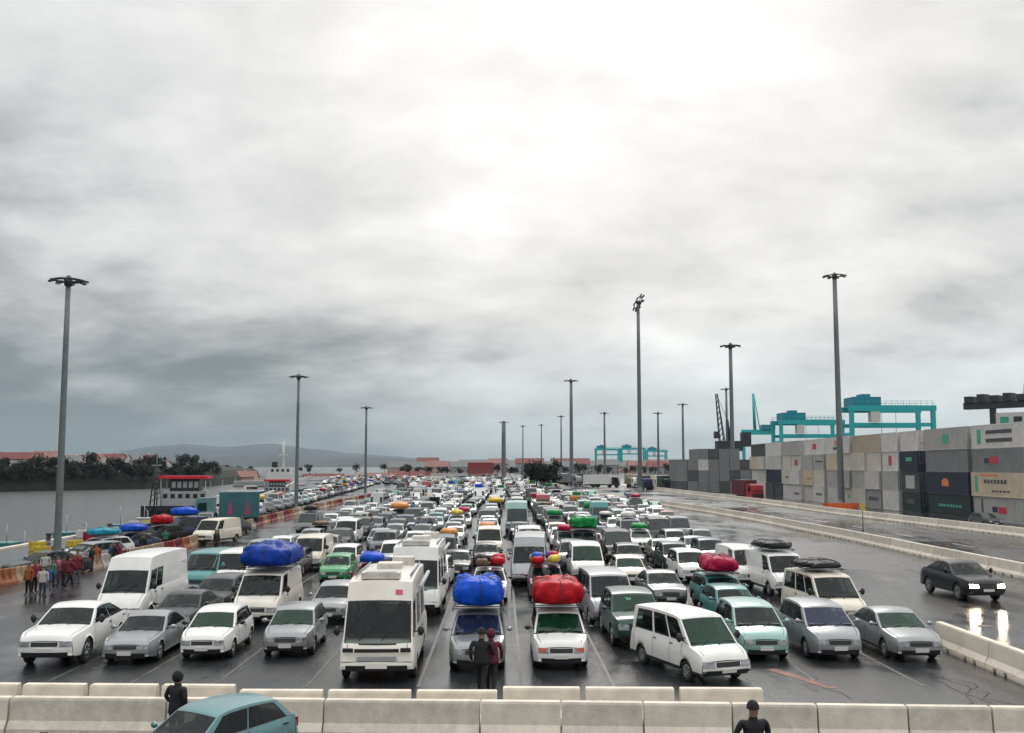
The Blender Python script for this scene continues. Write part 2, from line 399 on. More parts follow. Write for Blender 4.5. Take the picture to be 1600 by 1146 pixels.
def patch(M, fn, u0, u1, v0, v1, nu, nv, off, m=0, skirt=True, cut=0.0):
    """thin panel lying proud of a surface, with a rim that goes down into it; cut slants the corners"""
    rows = []
    for i in range(nv + 1):
        v = lerp(v0, v1, i / nv); row = []
        for j in range(nu + 1):
            u = lerp(u0, u1, j / nu)
            e = 1e-3; P = fn(u, v); du = fn(u + e, v) - P; dv = fn(u, v + e) - P
            n = du.cross(dv); n = n.normalized() if n.length > 1e-12 else Vector((0, 0, 1))
            ctr = Vector((0, P.y * 0.3, .6))
            if n.dot(P - ctr) < 0: n = -n
            row.append((P, n))
        rows.append(row)
    M.grid([[P + n * off for P, n in r] for r in rows], m)
    if skirt:
        ring = [rows[0][j] for j in range(nu + 1)] + [rows[i][nu] for i in range(1, nv + 1)] + [rows[nv][j] for j in range(nu - 1, -1, -1)] + [rows[i][0] for i in range(nv - 1, 0, -1)]
        M.grid([[P + n * off for P, n in ring], [P - n * .01 for P, n in ring]], m, False, True)
def build_body(p, M, lod, paint_i=0, dark_i=1, trim_i=2):
    plan, topz, side, front, rear, roof, cap = car_surfaces(p)
    L = p['L']; yf, yr, r = p['wh']; Ra = r + .055
    ys = set()
    if lod == 2: base = [0, .06, .18, .4, .7, 1.0, 1.4, 1.9, 2.4, 2.9, L - 1.6, L - 1.2, L - .75, L - .5, L - .28, L - .1, L]
    elif lod == 1: base = [0, .12, .5, 1.2, L / 2, L - .8, L - .25, L]
    else: base = [0, .2, 1.0, L / 2, L - .6, L]
    ys.update(base)
    if lod:
        for yw in (yf, yr):
            for k in range(-4, 5) if lod == 2 else (-2, 0, 2): ys.add(yw + Ra * math.sin(k * math.pi / 8))
            ys.add(yw - Ra - .01); ys.add(yw + Ra + .01)
    ys = sorted(y for y in ys if 0 <= y <= L)
    ys = [y for i, y in enumerate(ys) if i == 0 or y - ys[i - 1] > .012]
    def zb(y):
        z = p['sill']
        if y < .25: z += (.25 - y) * .25
        if lod:
            for yw in (yf, yr):
                d = abs(y - yw)
                if d < Ra: z = max(z, r + math.sqrt(max(0, Ra * Ra - d * d)))
        return z
    T = ([0, .13, .36, .6, .84, 1.0] if lod == 2 else [0, .3, .7, 1.0] if lod == 1 else [0, .6, 1.0])
    wf = lambda t: interp([(0, .955), (.15, .985), (.45, 1.0), (.75, .985), (.93, .955), (1, .925)], t)
    sidecols = []
    for y in ys:
        b, tz = zb(y), topz(y); b = min(b, tz - .05)
        # positions at fixed heights so the belt stays straight across the arches
        col = []
        for t in T:
            zfull = lerp(p['sill'], tz, t); z = max(b, zfull) if t < 1 else tz
            z = min(z, tz - .02 * (1 - t)) if t < 1 else tz
            tt = (z - p['sill']) / (tz - p['sill'])
            col.append((plan(y) * wf(tt), y - L / 2, z))
        sidecols.append(col)
    for s in (1, -1):
        M.grid([[(s * c[i][0], c[i][1], c[i][2]) for c in sidecols] for i in range(len(T))], lambda i, j: (trim_i if (i == 0) else paint_i))
    nx = 6 if lod == 2 else 2
    rows = []
    for c in sidecols:
        x0, y, z = c[-1]
        rows.append([(x0 * u, y, z + .045 * (1 - u * u)) for u in [lerp(-1, 1, k / nx) for k in range(nx + 1)]])
    yA_, yD_ = p['g'][0], p['g'][3]
    M.grid(rows, (lambda i, j: dark_i if (ys[i] >= yA_ - .02 and ys[i + 1] <= yD_ + .3) else paint_i) if lod == 2 else paint_i)
    # nose and tail
    zf = topz(0); c0 = sidecols[0]; c1 = sidecols[-1]
    rows = []
    for i, t in enumerate(T):
        x0, y, z = c0[i]
        rows.append([(x0 * u, cap(u, z).y, z + (.045 * (1 - u * u) if t == 1 else 0)) for u in [lerp(-1, 1, k / nx) for k in range(nx + 1)]])
    M.grid(rows, lambda i, j: trim_i if (p['trim'] and i <= 1) or i == 0 else paint_i)
    rows = []
    for i, t in enumerate(T):
        x0, y, z = c1[i]
        rows.append([(x0 * u, y + .08 * (1 - u * u), z + (.045 * (1 - u * u) if t == 1 else 0)) for u in [lerp(-1, 1, k / nx) for k in range(nx + 1)]])
    M.grid(rows, lambda i, j: trim_i if i == 0 else paint_i)
    if lod:   # wheel housings and floor pan
        for s in (1, -1):
            for a, b in zip(sidecols, sidecols[1:]):
                M.quad([(s * a[0][0], a[0][1], a[0][2]), (s * b[0][0], b[0][1], b[0][2]), (s * (b[0][0] - .28), b[0][1], b[0][2] + .01), (s * (a[0][0] - .28), a[0][1], a[0][2] + .01)], dark_i)
        hw = p['W'] / 2 - .28
        M.box(-hw, hw, -L / 2 + .12, L / 2 - .12, p['sill'] - .03, p['sill'] + .25, dark_i)
        M.box(-hw + .02, hw - .02, yf - .35 - L / 2, yf + .35 - L / 2, .3, .8, dark_i); M.box(-hw + .02, hw - .02, yr - .35 - L / 2, yr + .35 - L / 2, .3, .8, dark_i)
    else:
        M.box(-p['W'] / 2 + .1, p['W'] / 2 - .1, -L / 2 + .3, L / 2 - .3, .02, p['sill'] + .05, dark_i)
    # greenhouse
    nu, nv = (8, 4) if lod == 2 else (3, 1) if lod == 1 else (2, 1)
    nf = 6 if lod == 2 else 2
    if lod == 2:
        def framed(fn, U0, U1, holes, v0, v1):
            def g_(a, b, c, d, n1_, n2_):
                if b - a > 1e-4 and d - c > 1e-4: M.grid([[fn(lerp(a, b, jj / n1_), lerp(c, d, ii / n2_)) for jj in range(n1_ + 1)] for ii in range(n2_ + 1)], paint_i)
            g_(U0, U1, 0, v0, 8, 1); g_(U0, U1, v1, 1, 8, 1)
            e = [U0] + [x for hh in holes for x in hh] + [U1]
            for k in range(0, len(e), 2): g_(e[k], e[k + 1], max(0, v0), v1, 3 if e[k + 1] - e[k] > .2 else 1, 3)
        for s in (1, -1): framed(side(s), 0, 1, p['sides'], p['sv'][0], p['sv'][1])
        framed(front, -1, 1, [(-p['ww'], p['ww'])], p['wv'][0], p['wv'][1]); framed(rear, -1, 1, [(-.85, .85)], .15, .85)
    else:
        for s in (1, -1):
            f = side(s); M.grid([[f(j / nu, i / nv) for j in range(nu + 1)] for i in range(nv + 1)], paint_i)
        for f in (front, rear): M.grid([[f(lerp(-1, 1, j / nf), i / nv) for j in range(nf + 1)] for i in range(nv + 1)], paint_i)
    M.grid([[roof(i / nu, lerp(-1, 1, j / nf)) for j in range(nf + 1)] for i in range(nu + 1)], paint_i)
MESH = {}
def cached(key, fn):
    if key not in MESH: MESH[key] = fn()
    return MESH[key]
def wheel_mesh(r, lod):
    def mk():
        M = MB(); n = 18 if lod == 2 else 10; w = .2
        M.lathe([(r * .62, -w / 2 + .01), (r * .9, -w / 2), (r, -w / 2 + .03), (r, w / 2 - .03), (r * .9, w / 2), (r * .62, w / 2 - .01)] + ([(r * .60, w / 2 - .03), (.001, w / 2 - .04)]), n, axis='x', m=0)
        M.m[-2 * n:] = [1 if lod < 2 else 0] * (2 * n)
        return M.mesh('wheel', [M_rubber, M_rim])
    return cached(('wheel', r, lod), mk)
def rim_mesh(r):
    def mk():
        M = MB(); x = .078
        M.lathe([(r * .60, x), (r * .60, x + .018), (r * .54, x + .014), (r * .5, x)], 18, axis='x')
        M.lathe([(.06, x), (.055, x + .015), (.001, x + .018)], 10, axis='x')
        for k in range(7):
            a = 2 * math.pi * k / 7
            M.tube((x + .004, .05 * math.cos(a), .05 * math.sin(a)), (x + .004, r * .54 * math.cos(a), r * .54 * math.sin(a)), .022, .018, 6)
        return M.mesh('rim', [M_rim])
    return cached(('rim', r), mk)
def car_parts(kind, lod):
    """name, mesh, location, flip for each part of a vehicle kind"""
    p = kget(kind); plan, topz, side, front, rear, roof, cap = car_surfaces(p); L = p['L']; out = []
    def add(name, M, mats): out.append((name, M.mesh(name, mats)))
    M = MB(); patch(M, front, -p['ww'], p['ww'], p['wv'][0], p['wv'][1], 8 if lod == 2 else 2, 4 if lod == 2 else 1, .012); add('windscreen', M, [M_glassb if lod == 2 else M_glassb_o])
    if lod == 2:
        for s in (1, -1):
            for (u0, u1) in p['sides']:
                M = MB(); patch(M, side(s), u0, u1, p['sv'][0], p['sv'][1], 3, 3, .012); add('side_window', M, [M_glass])
    else:
        for s in (1, -1):
            M = MB()
            for (u0, u1) in p['sides']: patch(M, side(s), u0, u1, p['sv'][0], p['sv'][1], 1, 1, .012, skirt=False)
            add('side_windows', M, [M_glass_o])
    M = MB(); patch(M, rear, -.85, .85, .15, .85, 4 if lod == 2 else 1, 2 if lod == 2 else 1, .012); add('rear_window', M, [M_glass if lod == 2 else M_glass_o])
    if lod < 2: return out
    z0, z1 = p['hl']; zf = topz(0); z1 = min(z1, zf + .03)
    for s in (1, -1):
        M = MB(); patch(M, cap, s * .56, s * 1.0, z0, z1, 5, 2, .02); add('headlight', M, [M_lamp])
    M = MB(); patch(M, cap, -.50, .50, z0 + .01, z1 - .01, 6, 1, .014)
    add('grille', M, [M_black])
    M = MB(); patch(M, cap, -.86, .86, p['sill'] + .03, p['sill'] + .17, 8, 1, .03, m=0); add('air_intake', M, [M_black])
    M = MB(); patch(M, cap, -.30, .30, z0 - .155, z0 - .045, 4, 1, .045); add('number_plate', M, [M_plate])
    yA = p['g'][0]
    for s in (1, -1):
        M = MB(); z = topz(yA + .3) + .10 * (1 if L < 4.75 else 1.6); x = plan(yA + .3); hh = .075 if L < 4.75 else .15
        rows = []
        for k in range(6):
            t = k / 5; q = math.sin(math.pi * min(1, .12 + t * .8))
            rows.append([(s * (x + .02 + .2 * t), yA + .32 - L / 2 + .07 * q * math.cos(a) + .03 * t, z + hh * q * math.sin(a)) for a in [2 * math.pi * i / 8 for i in range(8)]])
        M.grid(rows, 0, True, True)
        M.quad(rows[-1]); M.tube((s * (x - .10), yA + .34 - L / 2, z - .03), (s * (x + .06), yA + .33 - L / 2, z), .02, n=6)
        add('door_mirror', M, [M_black])
    for s in (1, -1):
        M = MB(); zt = topz(L - .2)
        M.box(s * plan(L) * .78 - .1, s * plan(L) * .78 + .1, L / 2 - .02, L / 2 + .05, zt - .28, zt - .08); add('tail_light', M, [M_red])
    # door seams and handles: dark gaps with real depth
    M = MB(); f = side(1)
    ysm = [lerp(p['g'][0], p['g'][3], u) for u in ([p['sides'][0][0] - .02] + [(a[1] + b[0]) / 2 for a, b in zip(p['sides'], p['sides'][1:])] + [p['sides'][-1][1] + .01])][:4]
    for s in (1, -1):
        for y in ysm:
            if any(abs(y - w) < p['wh'][2] + .08 for w in p['wh'][:2]): y = y + .25
            zt = topz(y) - .03; zb_ = p['sill'] + .12
            if any(abs(y - w) < p['wh'][2] + .06 for w in p['wh'][:2]): zb_ = p['wh'][2] * 2 + .12
            x = plan(y)
            pts = [(x * interp([(0, .955), (.15, .985), (.45, 1.0), (.75, .985), (.93, .955), (1, .925)], (z - p['sill']) / (topz(y) - p['sill'])) + .003, z) for z in [lerp(zb_, zt, k / 5) for k in range(6)]]
            M.grid([[(s * xx, y - .008 - L / 2, zz_) for xx, zz_ in pts], [(s * xx, y + .008 - L / 2, zz_) for xx, zz_ in pts]], 0, False)
    e_ = p['ww'] + .035
    def rimmed(fn, u0, u1, v0, v1, du, dv):
        for a, b, c, d in ((u0 - du, u1 + du, v0 - dv, v0), (u0 - du, u1 + du, v1, v1 + dv), (u0 - du, u0, v0, v1), (u1, u1 + du, v0, v1)): patch(M, fn, a, b, c, d, 4 if b - a > .2 else 1, 3 if d - c > .2 else 1, .006)
    rimmed(front, -p['ww'], p['ww'], p['wv'][0], p['wv'][1], .03, .025)
    for s in (1, -1):
        for (u0, u1) in p['sides']: rimmed(side(s), u0, u1, p['sv'][0], p['sv'][1], .007, .03)
    # bonnet shut line
    for s in (1, -1):
        pts = [(s * plan(y) * .80, y - L / 2, topz(y) + .045 * (1 - .64) + .004) for y in [lerp(.10, p['g'][0] - .05, k / 6) for k in range(7)]]
        M.grid([[(x - .007, y, z) for x, y, z in pts], [(x + .007, y, z) for x, y, z in pts]], 0, False)
    add('door_seams', M, [M_black])
    for s in (1, -1):
        for y in ysm[1:3]:
            z = topz(y) - .13; x = plan(y) * .975
            M = MB(); M.box(s * x - .015, s * x + .03, y - .20 - L / 2, y - .04 - L / 2, z - .015, z + .015); add('door_handle', M, [M_black])
    yA, yB, yC, yD = p['g']; W2 = p['W'] / 2 - .32
    bz = topz((yB + yC) / 2); top_ = min(p['H'] - .28, bz + .42)
    rowsn = [yB + .25] + [y for y in (yB + 1.15, yB + 2.0, yB + 2.8) if y < yC - .1 and kind not in ('van', 'high-roof van')]
    for k, y in enumerate(rowsn):
        for s in ((-1, 1) if k < 3 else (-1, 1)):
            M = MB(); cx_ = s * W2 * .58
            rr_ = []
            for q_ in range(7):
                t_ = q_ / 6; z_ = lerp(bz - .25, top_, t_); wd = .24 * (1 - .25 * t_ ** 3); yy_ = y + .14 * t_ - L / 2
                rr_.append([(cx_ + wd * math.copysign(abs(math.cos(a)) ** .6, math.cos(a)), yy_ + .07 * math.sin(a), z_) for a in [2 * math.pi * w_ / 10 for w_ in range(10)]])
            M.grid(rr_, 0, True, True); M.quad(rr_[-1])
            M.box(cx_ - .11, cx_ + .11, y + .13 - L / 2, y + .22 - L / 2, top_ + .02, top_ + .17)
            add('seat', M, [M_seat if (k + len(kind)) % 2 else M_seat2])
    M = MB(); zd = topz(yA + .3)
    M.grid([[(-W2 - .12, yA + .05 - L / 2, zd + .03), (W2 + .12, yA + .05 - L / 2, zd + .03)], [(-W2 - .1, yA + .42 - L / 2, zd + .075), (W2 + .1, yA + .42 - L / 2, zd + .075)], [(-W2 - .1, yA + .55 - L / 2, zd - .05), (W2 + .1, yA + .55 - L / 2, zd - .05)]], 0)
    M.box(-W2 * .62 - .17, -W2 * .62 + .17, yA + .3 - L / 2, yA + .48 - L / 2, zd + .06, zd + .12)
    for q_ in range(12):
        a, b = 2 * math.pi * q_ / 12, 2 * math.pi * (q_ + 1) / 12
        M.tube((W2 * .58 + .18 * math.cos(a), yA + .72 + .07 * math.sin(a) - L / 2, zd + .02 + .15 * math.sin(a)), (W2 * .58 + .18 * math.cos(b), yA + .72 + .07 * math.sin(b) - L / 2, zd + .02 + .15 * math.sin(b)), .014, n=4, cap=False)
    add('dashboard', M, [M_dash])
    M = MB()
    for x0 in (-.55, .1):
        a, b = front(x0, .03), front(x0 + .42, .26); o = Vector((0, -.03, .025)); M.tube(a + o, b + o, .012, n=5)
    add('wiper', M, [M_black])
    return out
PROTO_P = {}
def body_mesh(kind, lod):
    def mk():
        M = MB(); build_body(kget(kind), M, lod); 
        if lod == 1:
            p = kget(kind); plan, topz, side, front, rear, roof, cap = car_surfaces(p); L = p['L']; yf, yr, r = p['wh']
            patch(M, cap, -.4, .4, p['hl'][0], p['hl'][1], 1, 1, .015, 3, False)
            for s in (1, -1): patch(M, cap, s * .60, s * .97, p['hl'][0], p['hl'][1], 1, 1, .02, 4, False)
            patch(M, cap, -.3, .3, p['hl'][0] - .15, p['hl'][0] - .04, 1, 1, .03, 5, False)
        return M.mesh('body', [PAINT['white'], M_under, M_black, M_black, M_lamp, M_plate])
    return cached(('body', kind, lod), mk)
def vehicle(kind, colour, label, loc, rz=0, lod=2, group=None, name=None, cat=None, glass=None, trim=None):
    p = kget(kind)
    nm = name or {'saloon': 'saloon_car', 'hatchback': 'hatchback_car', 'estate': 'estate_car', 'people carrier': 'people_carrier', 'off-roader': 'off_road_car', 'coupe off-roader': 'off_road_car',
          'coupe': 'coupe_car', 'minibus': 'minibus', 'van': 'delivery_van', 'high-roof van': 'high_roof_van', 'motorhome': 'motorhome'}[kind]
    ct = cat or {'minibus': 'van', 'van': 'van', 'high-roof van': 'van', 'motorhome': 'motorhome'}.get(kind, 'car')
    t = thing(nm, label, ct, loc, rz, group)
    b = link('body', body_mesh(kind, lod), t)
    b.material_slots[0].link = 'OBJECT'; b.material_slots[0].material = PAINT[colour]
    if trim: b.material_slots[2].link = 'OBJECT'; b.material_slots[2].material = PAINT[trim]
    elif not p['trim'] and lod: b.material_slots[2].link = 'OBJECT'; b.material_slots[2].material = PAINT[colour] if rnd.random() < .3 else M_black
    key = (kind, lod)
    if key not in PROTO_P: PROTO_P[key] = car_parts(kind, lod)
    for n, me in PROTO_P[key]:
        o = link(n, me, t)
        if n == 'windscreen' and glass and lod == 2: o.material_slots[0].link = 'OBJECT'; o.material_slots[0].material = glass
        if n == 'door_mirror' and colour not in ('white', 'cream', 'warm white'): o.material_slots[0].link = 'OBJECT'; o.material_slots[0].material = PAINT[colour]
    yf, yr, r = p['wh']; L = p['L']
    for s in (1, -1):
        for y in (yf, yr):
            w = link('wheel', wheel_mesh(r, lod), t, (s * (p['W'] / 2 - .13), y - L / 2, r), 0 if s > 0 else math.pi)
            if lod == 2: link('rim', rim_mesh(r), w)
    return t
def park(kind, colour, label, px, py, rz=0, lod=2, **kw):
    """vehicle whose front bumper touches the ground spot seen at px, py; rz turns the nose (degrees)"""
    g = G(px, py); a = R(rz); L = KINDS[kind]['L']
    c = g + Vector((-math.sin(a), math.cos(a), 0)) * (L / 2)
    return vehicle(kind, colour, label, (c.x, c.y, 0), a, lod, **kw)
def roof_z(kind): return KINDS[kind]['H'] + .03

# ---- loads tied to roofs
def tarp_mat(name, col):
    return mat(name, col, 0.5, var=0.3, vscale=4, bump=0.7, bscale=4, spec=.15)
T_blue = tarp_mat('blue_tarpaulin', (0.004, 0.07, 0.50)); T_dblue = tarp_mat('deep_blue_tarpaulin', (0.002, 0.035, 0.27)); T_red = tarp_mat('red_tarpaulin', (0.40, 0.006, 0.014)); T_green = tarp_mat('green_tarpaulin', (0.008, 0.22, 0.055))
T_magenta = tarp_mat('crimson_tarpaulin', (0.36, 0.006, 0.05)); T_black = tarp_mat('black_tarpaulin', (0.02, 0.02, 0.025)); T_teal = tarp_mat('turquoise_tarpaulin', (0.015, 0.26, 0.38))
T_yellow = tarp_mat('yellow_tarpaulin', (0.62, 0.47, 0.06)); T_orange = tarp_mat('orange_tarpaulin', (0.60, 0.25, 0.08)); T_white = tarp_mat('pale_tarpaulin', (0.6, 0.6, 0.57)); T_brown = tarp_mat('brown_tarpaulin', (0.13, 0.08, 0.05))
def load_mesh(w, l, h, seed, fine=True, lump=1.0):
    def mk():
        M = MB(); na, nb = (44, 18) if fine else (14, 6)
        sg = lambda t, e: math.copysign(abs(t) ** e, t)
        def S_(th, ph):      # th round, ph from the tucked-in foot to the crown
            c, s_ = math.cos(ph), math.sin(ph)
            x, y, z = sg(math.cos(th), .55) * c ** .55, sg(math.sin(th), .55) * c ** .55, sg(s_, .62)
            q = Vector((x * w * .75 + seed * 5.1, y * l * .75, z * h * .9 + seed))
            d_, _p = noise.voronoi(q * 1.35)
            cell = (d_[1] - d_[0])
            k = 1 + (.09 * min(cell, .5) / .5 - .045) * lump + .06 * noise.noise(q * 1.1) * lump
            if fine: k += -.035 * abs(noise.noise(Vector((q.x * 7, q.y * 2.2, q.z * 7)))) - .03 * abs(noise.noise(Vector((q.x * 2.2, q.y * 8, q.z * 5 + 7))))
            zz0 = .36 + .64 * z if z > 0 else .36 + .36 * z
            yy0 = y * k
            for r_ in (-.5, 0, .5): zz0 -= .055 * math.exp(-((y - r_) / .05) ** 2) * max(0, z); 
            hump = 1 + .14 * lump * noise.noise(Vector((x * 1.2 + seed, y * 1.5, seed * 3.3)))
            return Vector((x * k * w / 2, yy0 * l / 2, max(0, zz0 * h * (1 + (k - 1) * .9) * hump)))
        rows = [[S_(2 * math.pi * i_ / na, ph) for i_ in range(na)] for ph in [lerp(-1.2, 1.50, j_ / nb) for j_ in range(nb + 1)]]
        M.grid(rows, 0, True, True); M.quad(rows[-1], 0, True); M.quad(rows[0])
        def P(u, v):
            ph = math.acos(min(1, max(abs(u), 1e-3)) ** 1.6) if abs(u) < 1 else 0
            best = S_(math.asin(max(-1, min(1, sg(v, 1 / .55) if abs(v) < 1 else v))) if u >= 0 else math.pi - math.asin(max(-1, min(1, sg(v, 1 / .55)))), ph)
            return best
        R_ = MB()
        def rope(th0):       # over the crown from one side to the other
            pts = []
            for t_ in range(25):
                a = lerp(-1.0, math.pi + 1.0, t_ / 24)
                pts.append(S_(th0 if a < math.pi / 2 else th0r(th0), a if a < math.pi / 2 else math.pi - a) * 1.015 + Vector((0, 0, .01)))
            for a, b in zip(pts, pts[1:]):
                if (a - b).length < .8: R_.tube(a, b, .013, n=4, cap=False)
        th0r = lambda t: math.pi - t
        for th in (-.5, 0.02, .5): rope(th)
        th0r = lambda t: -t
        rope(math.pi / 2 - .02)
        return M.mesh('tarpaulin', [T_blue]), R_.mesh('rope', [M_black])
    return cached(('load', w, l, h, seed, fine, lump), mk)
def rack_mesh(w, l):
    def mk():
        M = MB()
        for k in range(5): y = lerp(-l / 2, l / 2, k / 4); M.tube((-w / 2, y, .06), (w / 2, y, .06), .016, n=5); 
        for s in (-1, 1):
            M.tube((s * w / 2, -l / 2, .06), (s * w / 2, l / 2, .06), .016, n=5)
            for y in (-l / 3, l / 3): M.tube((s * w / 2, y, .06), (s * (w / 2 + .02), y, -.06), .016, n=5)
        return M.mesh('roof_rack', [M_dsteel])
    return cached(('rack', w, l), mk)
def roof_load(car, kind, tarp, label, w=1.35, l=2.0, h=.55, dy=0.1, seed=1, fine=True, lump=1.0, z=None):
    a = car.rotation_euler.z; c = Vector(car.location)
    c = c + Vector((-math.sin(a), math.cos(a), 0)) * dy
    zz_ = (roof_z(kind) if z is None else z) * car.scale.z
    t = thing('roof_load', label, 'luggage', (c.x, c.y, zz_ + .04), a, 'loads tied on vehicle roofs')
    me, rp = load_mesh(w, l, h, seed, fine, lump)
    o = link('tarpaulin', me, t); o.location.z = .08 if fine else 0
    o.material_slots[0].link = 'OBJECT'; o.material_slots[0].material = tarp
    if fine: ro = link('rope', rp, t); ro.location.z = .08
    link('roof_rack', rack_mesh(round(w - .1, 1), round(l - .1, 1)), t)
    return t
def loose_bags(car, kind, label, seed=3, cols=None, w=1.2, l=1.6):
    a = car.rotation_euler.z; c = Vector(car.location)
    t = thing('roof_load', label, 'luggage', (c.x, c.y, roof_z(kind) + .04), a, 'loads tied on vehicle roofs')
    link('roof_rack', rack_mesh(round(w, 1), round(l, 1)), t)
    rr = random.Random(seed)
    for i in range(8):
        me, _ = load_mesh(.55, .75, .35, i % 3, False)
        o = link('bag', me, t, (lerp(-w / 2, w / 2, (i % 2) * .6 + .2) + rr.uniform(-.08, .08), lerp(-l / 2, l / 2, (i // 2) / 3), .08 + (i % 3) * .07), rr.uniform(-.5, .5))
        o.material_slots[0].link = 'OBJECT'; o.material_slots[0].material = (cols or [T_red, T_yellow, T_blue, T_brown, T_black])[i % len(cols or [0] * 5)]
    return t
# ---------------------------------------------------------------- ground, water, far land
def poly(name, pts, z, m, **kw):
    M = MB(); M.quad([(x, y, z) for x, y in pts]); return M.build(name, m, **kw)
quay_edge = [(-37.5, -60), (-37.5, 60), (-38.5, 110), (-43, 160), (-62, 290), (-95, 480), (-118, 640)]
gpts = quay_edge + [(-5000, 800), (-9000, 9000), (9000, 9000), (9000, -60)]
poly('ground', gpts, 0.0, M_asph, kind='structure')
M = MB()
for (a, b), (c, d) in zip(quay_edge, quay_edge[1:]):
    M.quad([(a, b, .02), (c, d, .02), (c, d, -4), (a, b, -4)])
M.build('quay_wall', M_conc2, kind='structure')
M = MB()
for (a, b), (c, d) in zip(quay_edge, quay_edge[1:]):
    M.quad([(a, b, .16), (c, d, .16), (c + .5, d, .16), (a + .5, b, .16)]); M.quad([(a + .5, b, .16), (c + .5, d, .16), (c + .5, d, -.02), (a + .5, b, -.02)]); M.quad([(a - .01, b, .16), (c - .01, d, .16), (c - .01, d, -.5), (a - .01, b, -.5)])
M.build('quay_coping', M_conc2, kind='structure')
M_water = bpy.data.materials.new('harbour_water'); M_water.use_nodes = True
t = M_water.node_tree; b = t.nodes['Principled BSDF']; b.inputs['Base Color'].default_value = (0.06, 0.07, 0.068, 1); b.inputs['Roughness'].default_value = 0.16; b.inputs['Specular IOR Level'].default_value = .35
geo = t.nodes.new('ShaderNodeNewGeometry'); mp = t.nodes.new('ShaderNodeMapping'); mp.inputs['Scale'].default_value = (.5, .9, 1); t.links.new(geo.outputs['Position'], mp.inputs[0])
n = t.nodes.new('ShaderNodeTexNoise'); n.inputs['Scale'].default_value = 1.3; n.inputs['Detail'].default_value = 8; n.inputs['Roughness'].default_value = .65; t.links.new(mp.outputs[0], n.inputs['Vector'])
bp = t.nodes.new('ShaderNodeBump'); bp.inputs['Strength'].default_value = 1.0; bp.inputs['Distance'].default_value = .45; t.links.new(n.outputs['Fac'], bp.inputs['Height']); t.links.new(bp.outputs[0], b.inputs['Normal'])
poly('water', [(-9000, -60), (10, -60), (10, 900), (-9000, 900)], -2.4, M_water, kind='structure')

# road between the concrete barriers
MED = [(29.3, -40), (29.3, 55), (29.5, 92), (28.8, 118), (27.6, 140), (24, 177), (18.5, 205)]
FARB = [(47, 40), (46, 90), (44.3, 116), (43.2, 135), (43, 168), (41.5, 214), (39, 288), (36, 380)]
M = MB(); M.quad([(x, y, .004) for x, y in [(30.0, -40), (30.0, 55), (30.1, 92), (29.4, 118), (28.2, 140), (24.6, 177), (19, 205), (20, 290), (35, 380), (38.4, 288), (40.9, 214), (42.4, 168), (42.6, 135), (43.7, 116), (45.4, 90), (46.4, 40), (46.4, -40)]])
M.build('road', M_road, kind='structure')
# painted marks
M_line = mat('worn_white_paint', (0.42, 0.41, 0.38), .6, var=.35, vscale=1.5)
M_oline = mat('worn_orange_paint', (0.17, 0.05, 0.028), .6, var=.6, vscale=1.5)
def strip(pts, w, z):
    M = MB(); rows = []
    for i, p in enumerate(pts):
        a = Vector(pts[max(0, i - 1)]); b = Vector(pts[min(len(pts) - 1, i + 1)]); d = (b - a).normalized(); n_ = Vector((-d.y, d.x)) * w / 2
        p = Vector(p); rows.append([(p.x + n_.x, p.y + n_.y, z), (p.x - n_.x, p.y - n_.y, z)])
    M.grid(rows, 0, False); return M
strip([(17.2, 60), (17.3, 90), (17.9, 105), (19.5, 120), (21.5, 145), (21.8, 200)], .25, .008).build('painted_line', M_line, kind='structure')
a, b_ = G(1205, 1046), G(1302, 1076); strip([(a.x, a.y), (b_.x, b_.y)], .35, .008).build('painted_line', M_oline, kind='structure')
for y0 in range(20, 230, 12):
    strip([(36.6, y0), (36.6, y0 + 4)], .16, .010).build('painted_line', M_line, kind='structure')
for X in (-13.3, -10.8, -8.3, -5.6, -2.4, .55, 3.2, 5.9, 9.2, 12.1):
    strip([(X, 30), (X, 70)], .10, .007).build('painted_line', mat('faded_lane_paint', (.043, .043, .043), .5, var=.5, vscale=1), kind='structure')
rp = random.Random(5)
M_patch = ground_mat('asphalt_patch', (0.034, 0.035, 0.037)); M_patch2 = ground_mat('pale_asphalt_patch', (0.075, 0.077, 0.078))
M_iron = mat('cast_iron', (.05, .045, .04), .5, .4)
for k in range(8, 16):
    x, y = rp.uniform(-17, 14), rp.uniform(28, 31) if k < 8 else rp.uniform(34, 60)
    if k >= 12: x, y = rp.uniform(17, 27), rp.uniform(34, 90)
    M = MB(); n_ = 11; w_, h_ = rp.uniform(.5, 1.8), rp.uniform(.25, .8)
    M.quad([(x + w_ * math.cos(2 * math.pi * q_ / n_) * rp.uniform(.8, 1.15), y + h_ * math.sin(2 * math.pi * q_ / n_) * rp.uniform(.8, 1.15), .0035) for q_ in range(n_)])
    M.build('asphalt_patch', M_patch if k % 3 else M_patch2, kind='structure')
for x, y in ((-5.6, 27.2), (9.5, 28.0), (19, 41), (25, 66), (34, 78)):
    M = MB(); M.lathe([(.34, .006), (.30, .012), (.01, .012)], 18, (x, y, 0)); M.build('manhole_cover', M_iron, kind='structure')
for k in range(7):      # cracks and joints sealed with tar
    x = rp.uniform(-16, 14); pts = [(x, 26.8)]
    while pts[-1][1] < 31.5: pts.append((pts[-1][0] + rp.uniform(-.5, .5), pts[-1][1] + rp.uniform(.3, .7)))
    strip(pts, .035, .0125).build('crack', mat('tar_seal', (.01, .01, .011), .3), kind='structure')
# old rail / drain channels across the apron
strip([(-25, 27.6), (15, 27.3)], .22, .006).build('drain_channel', mat('drain_grate_iron', (.02, .02, .022), .5), kind='structure')

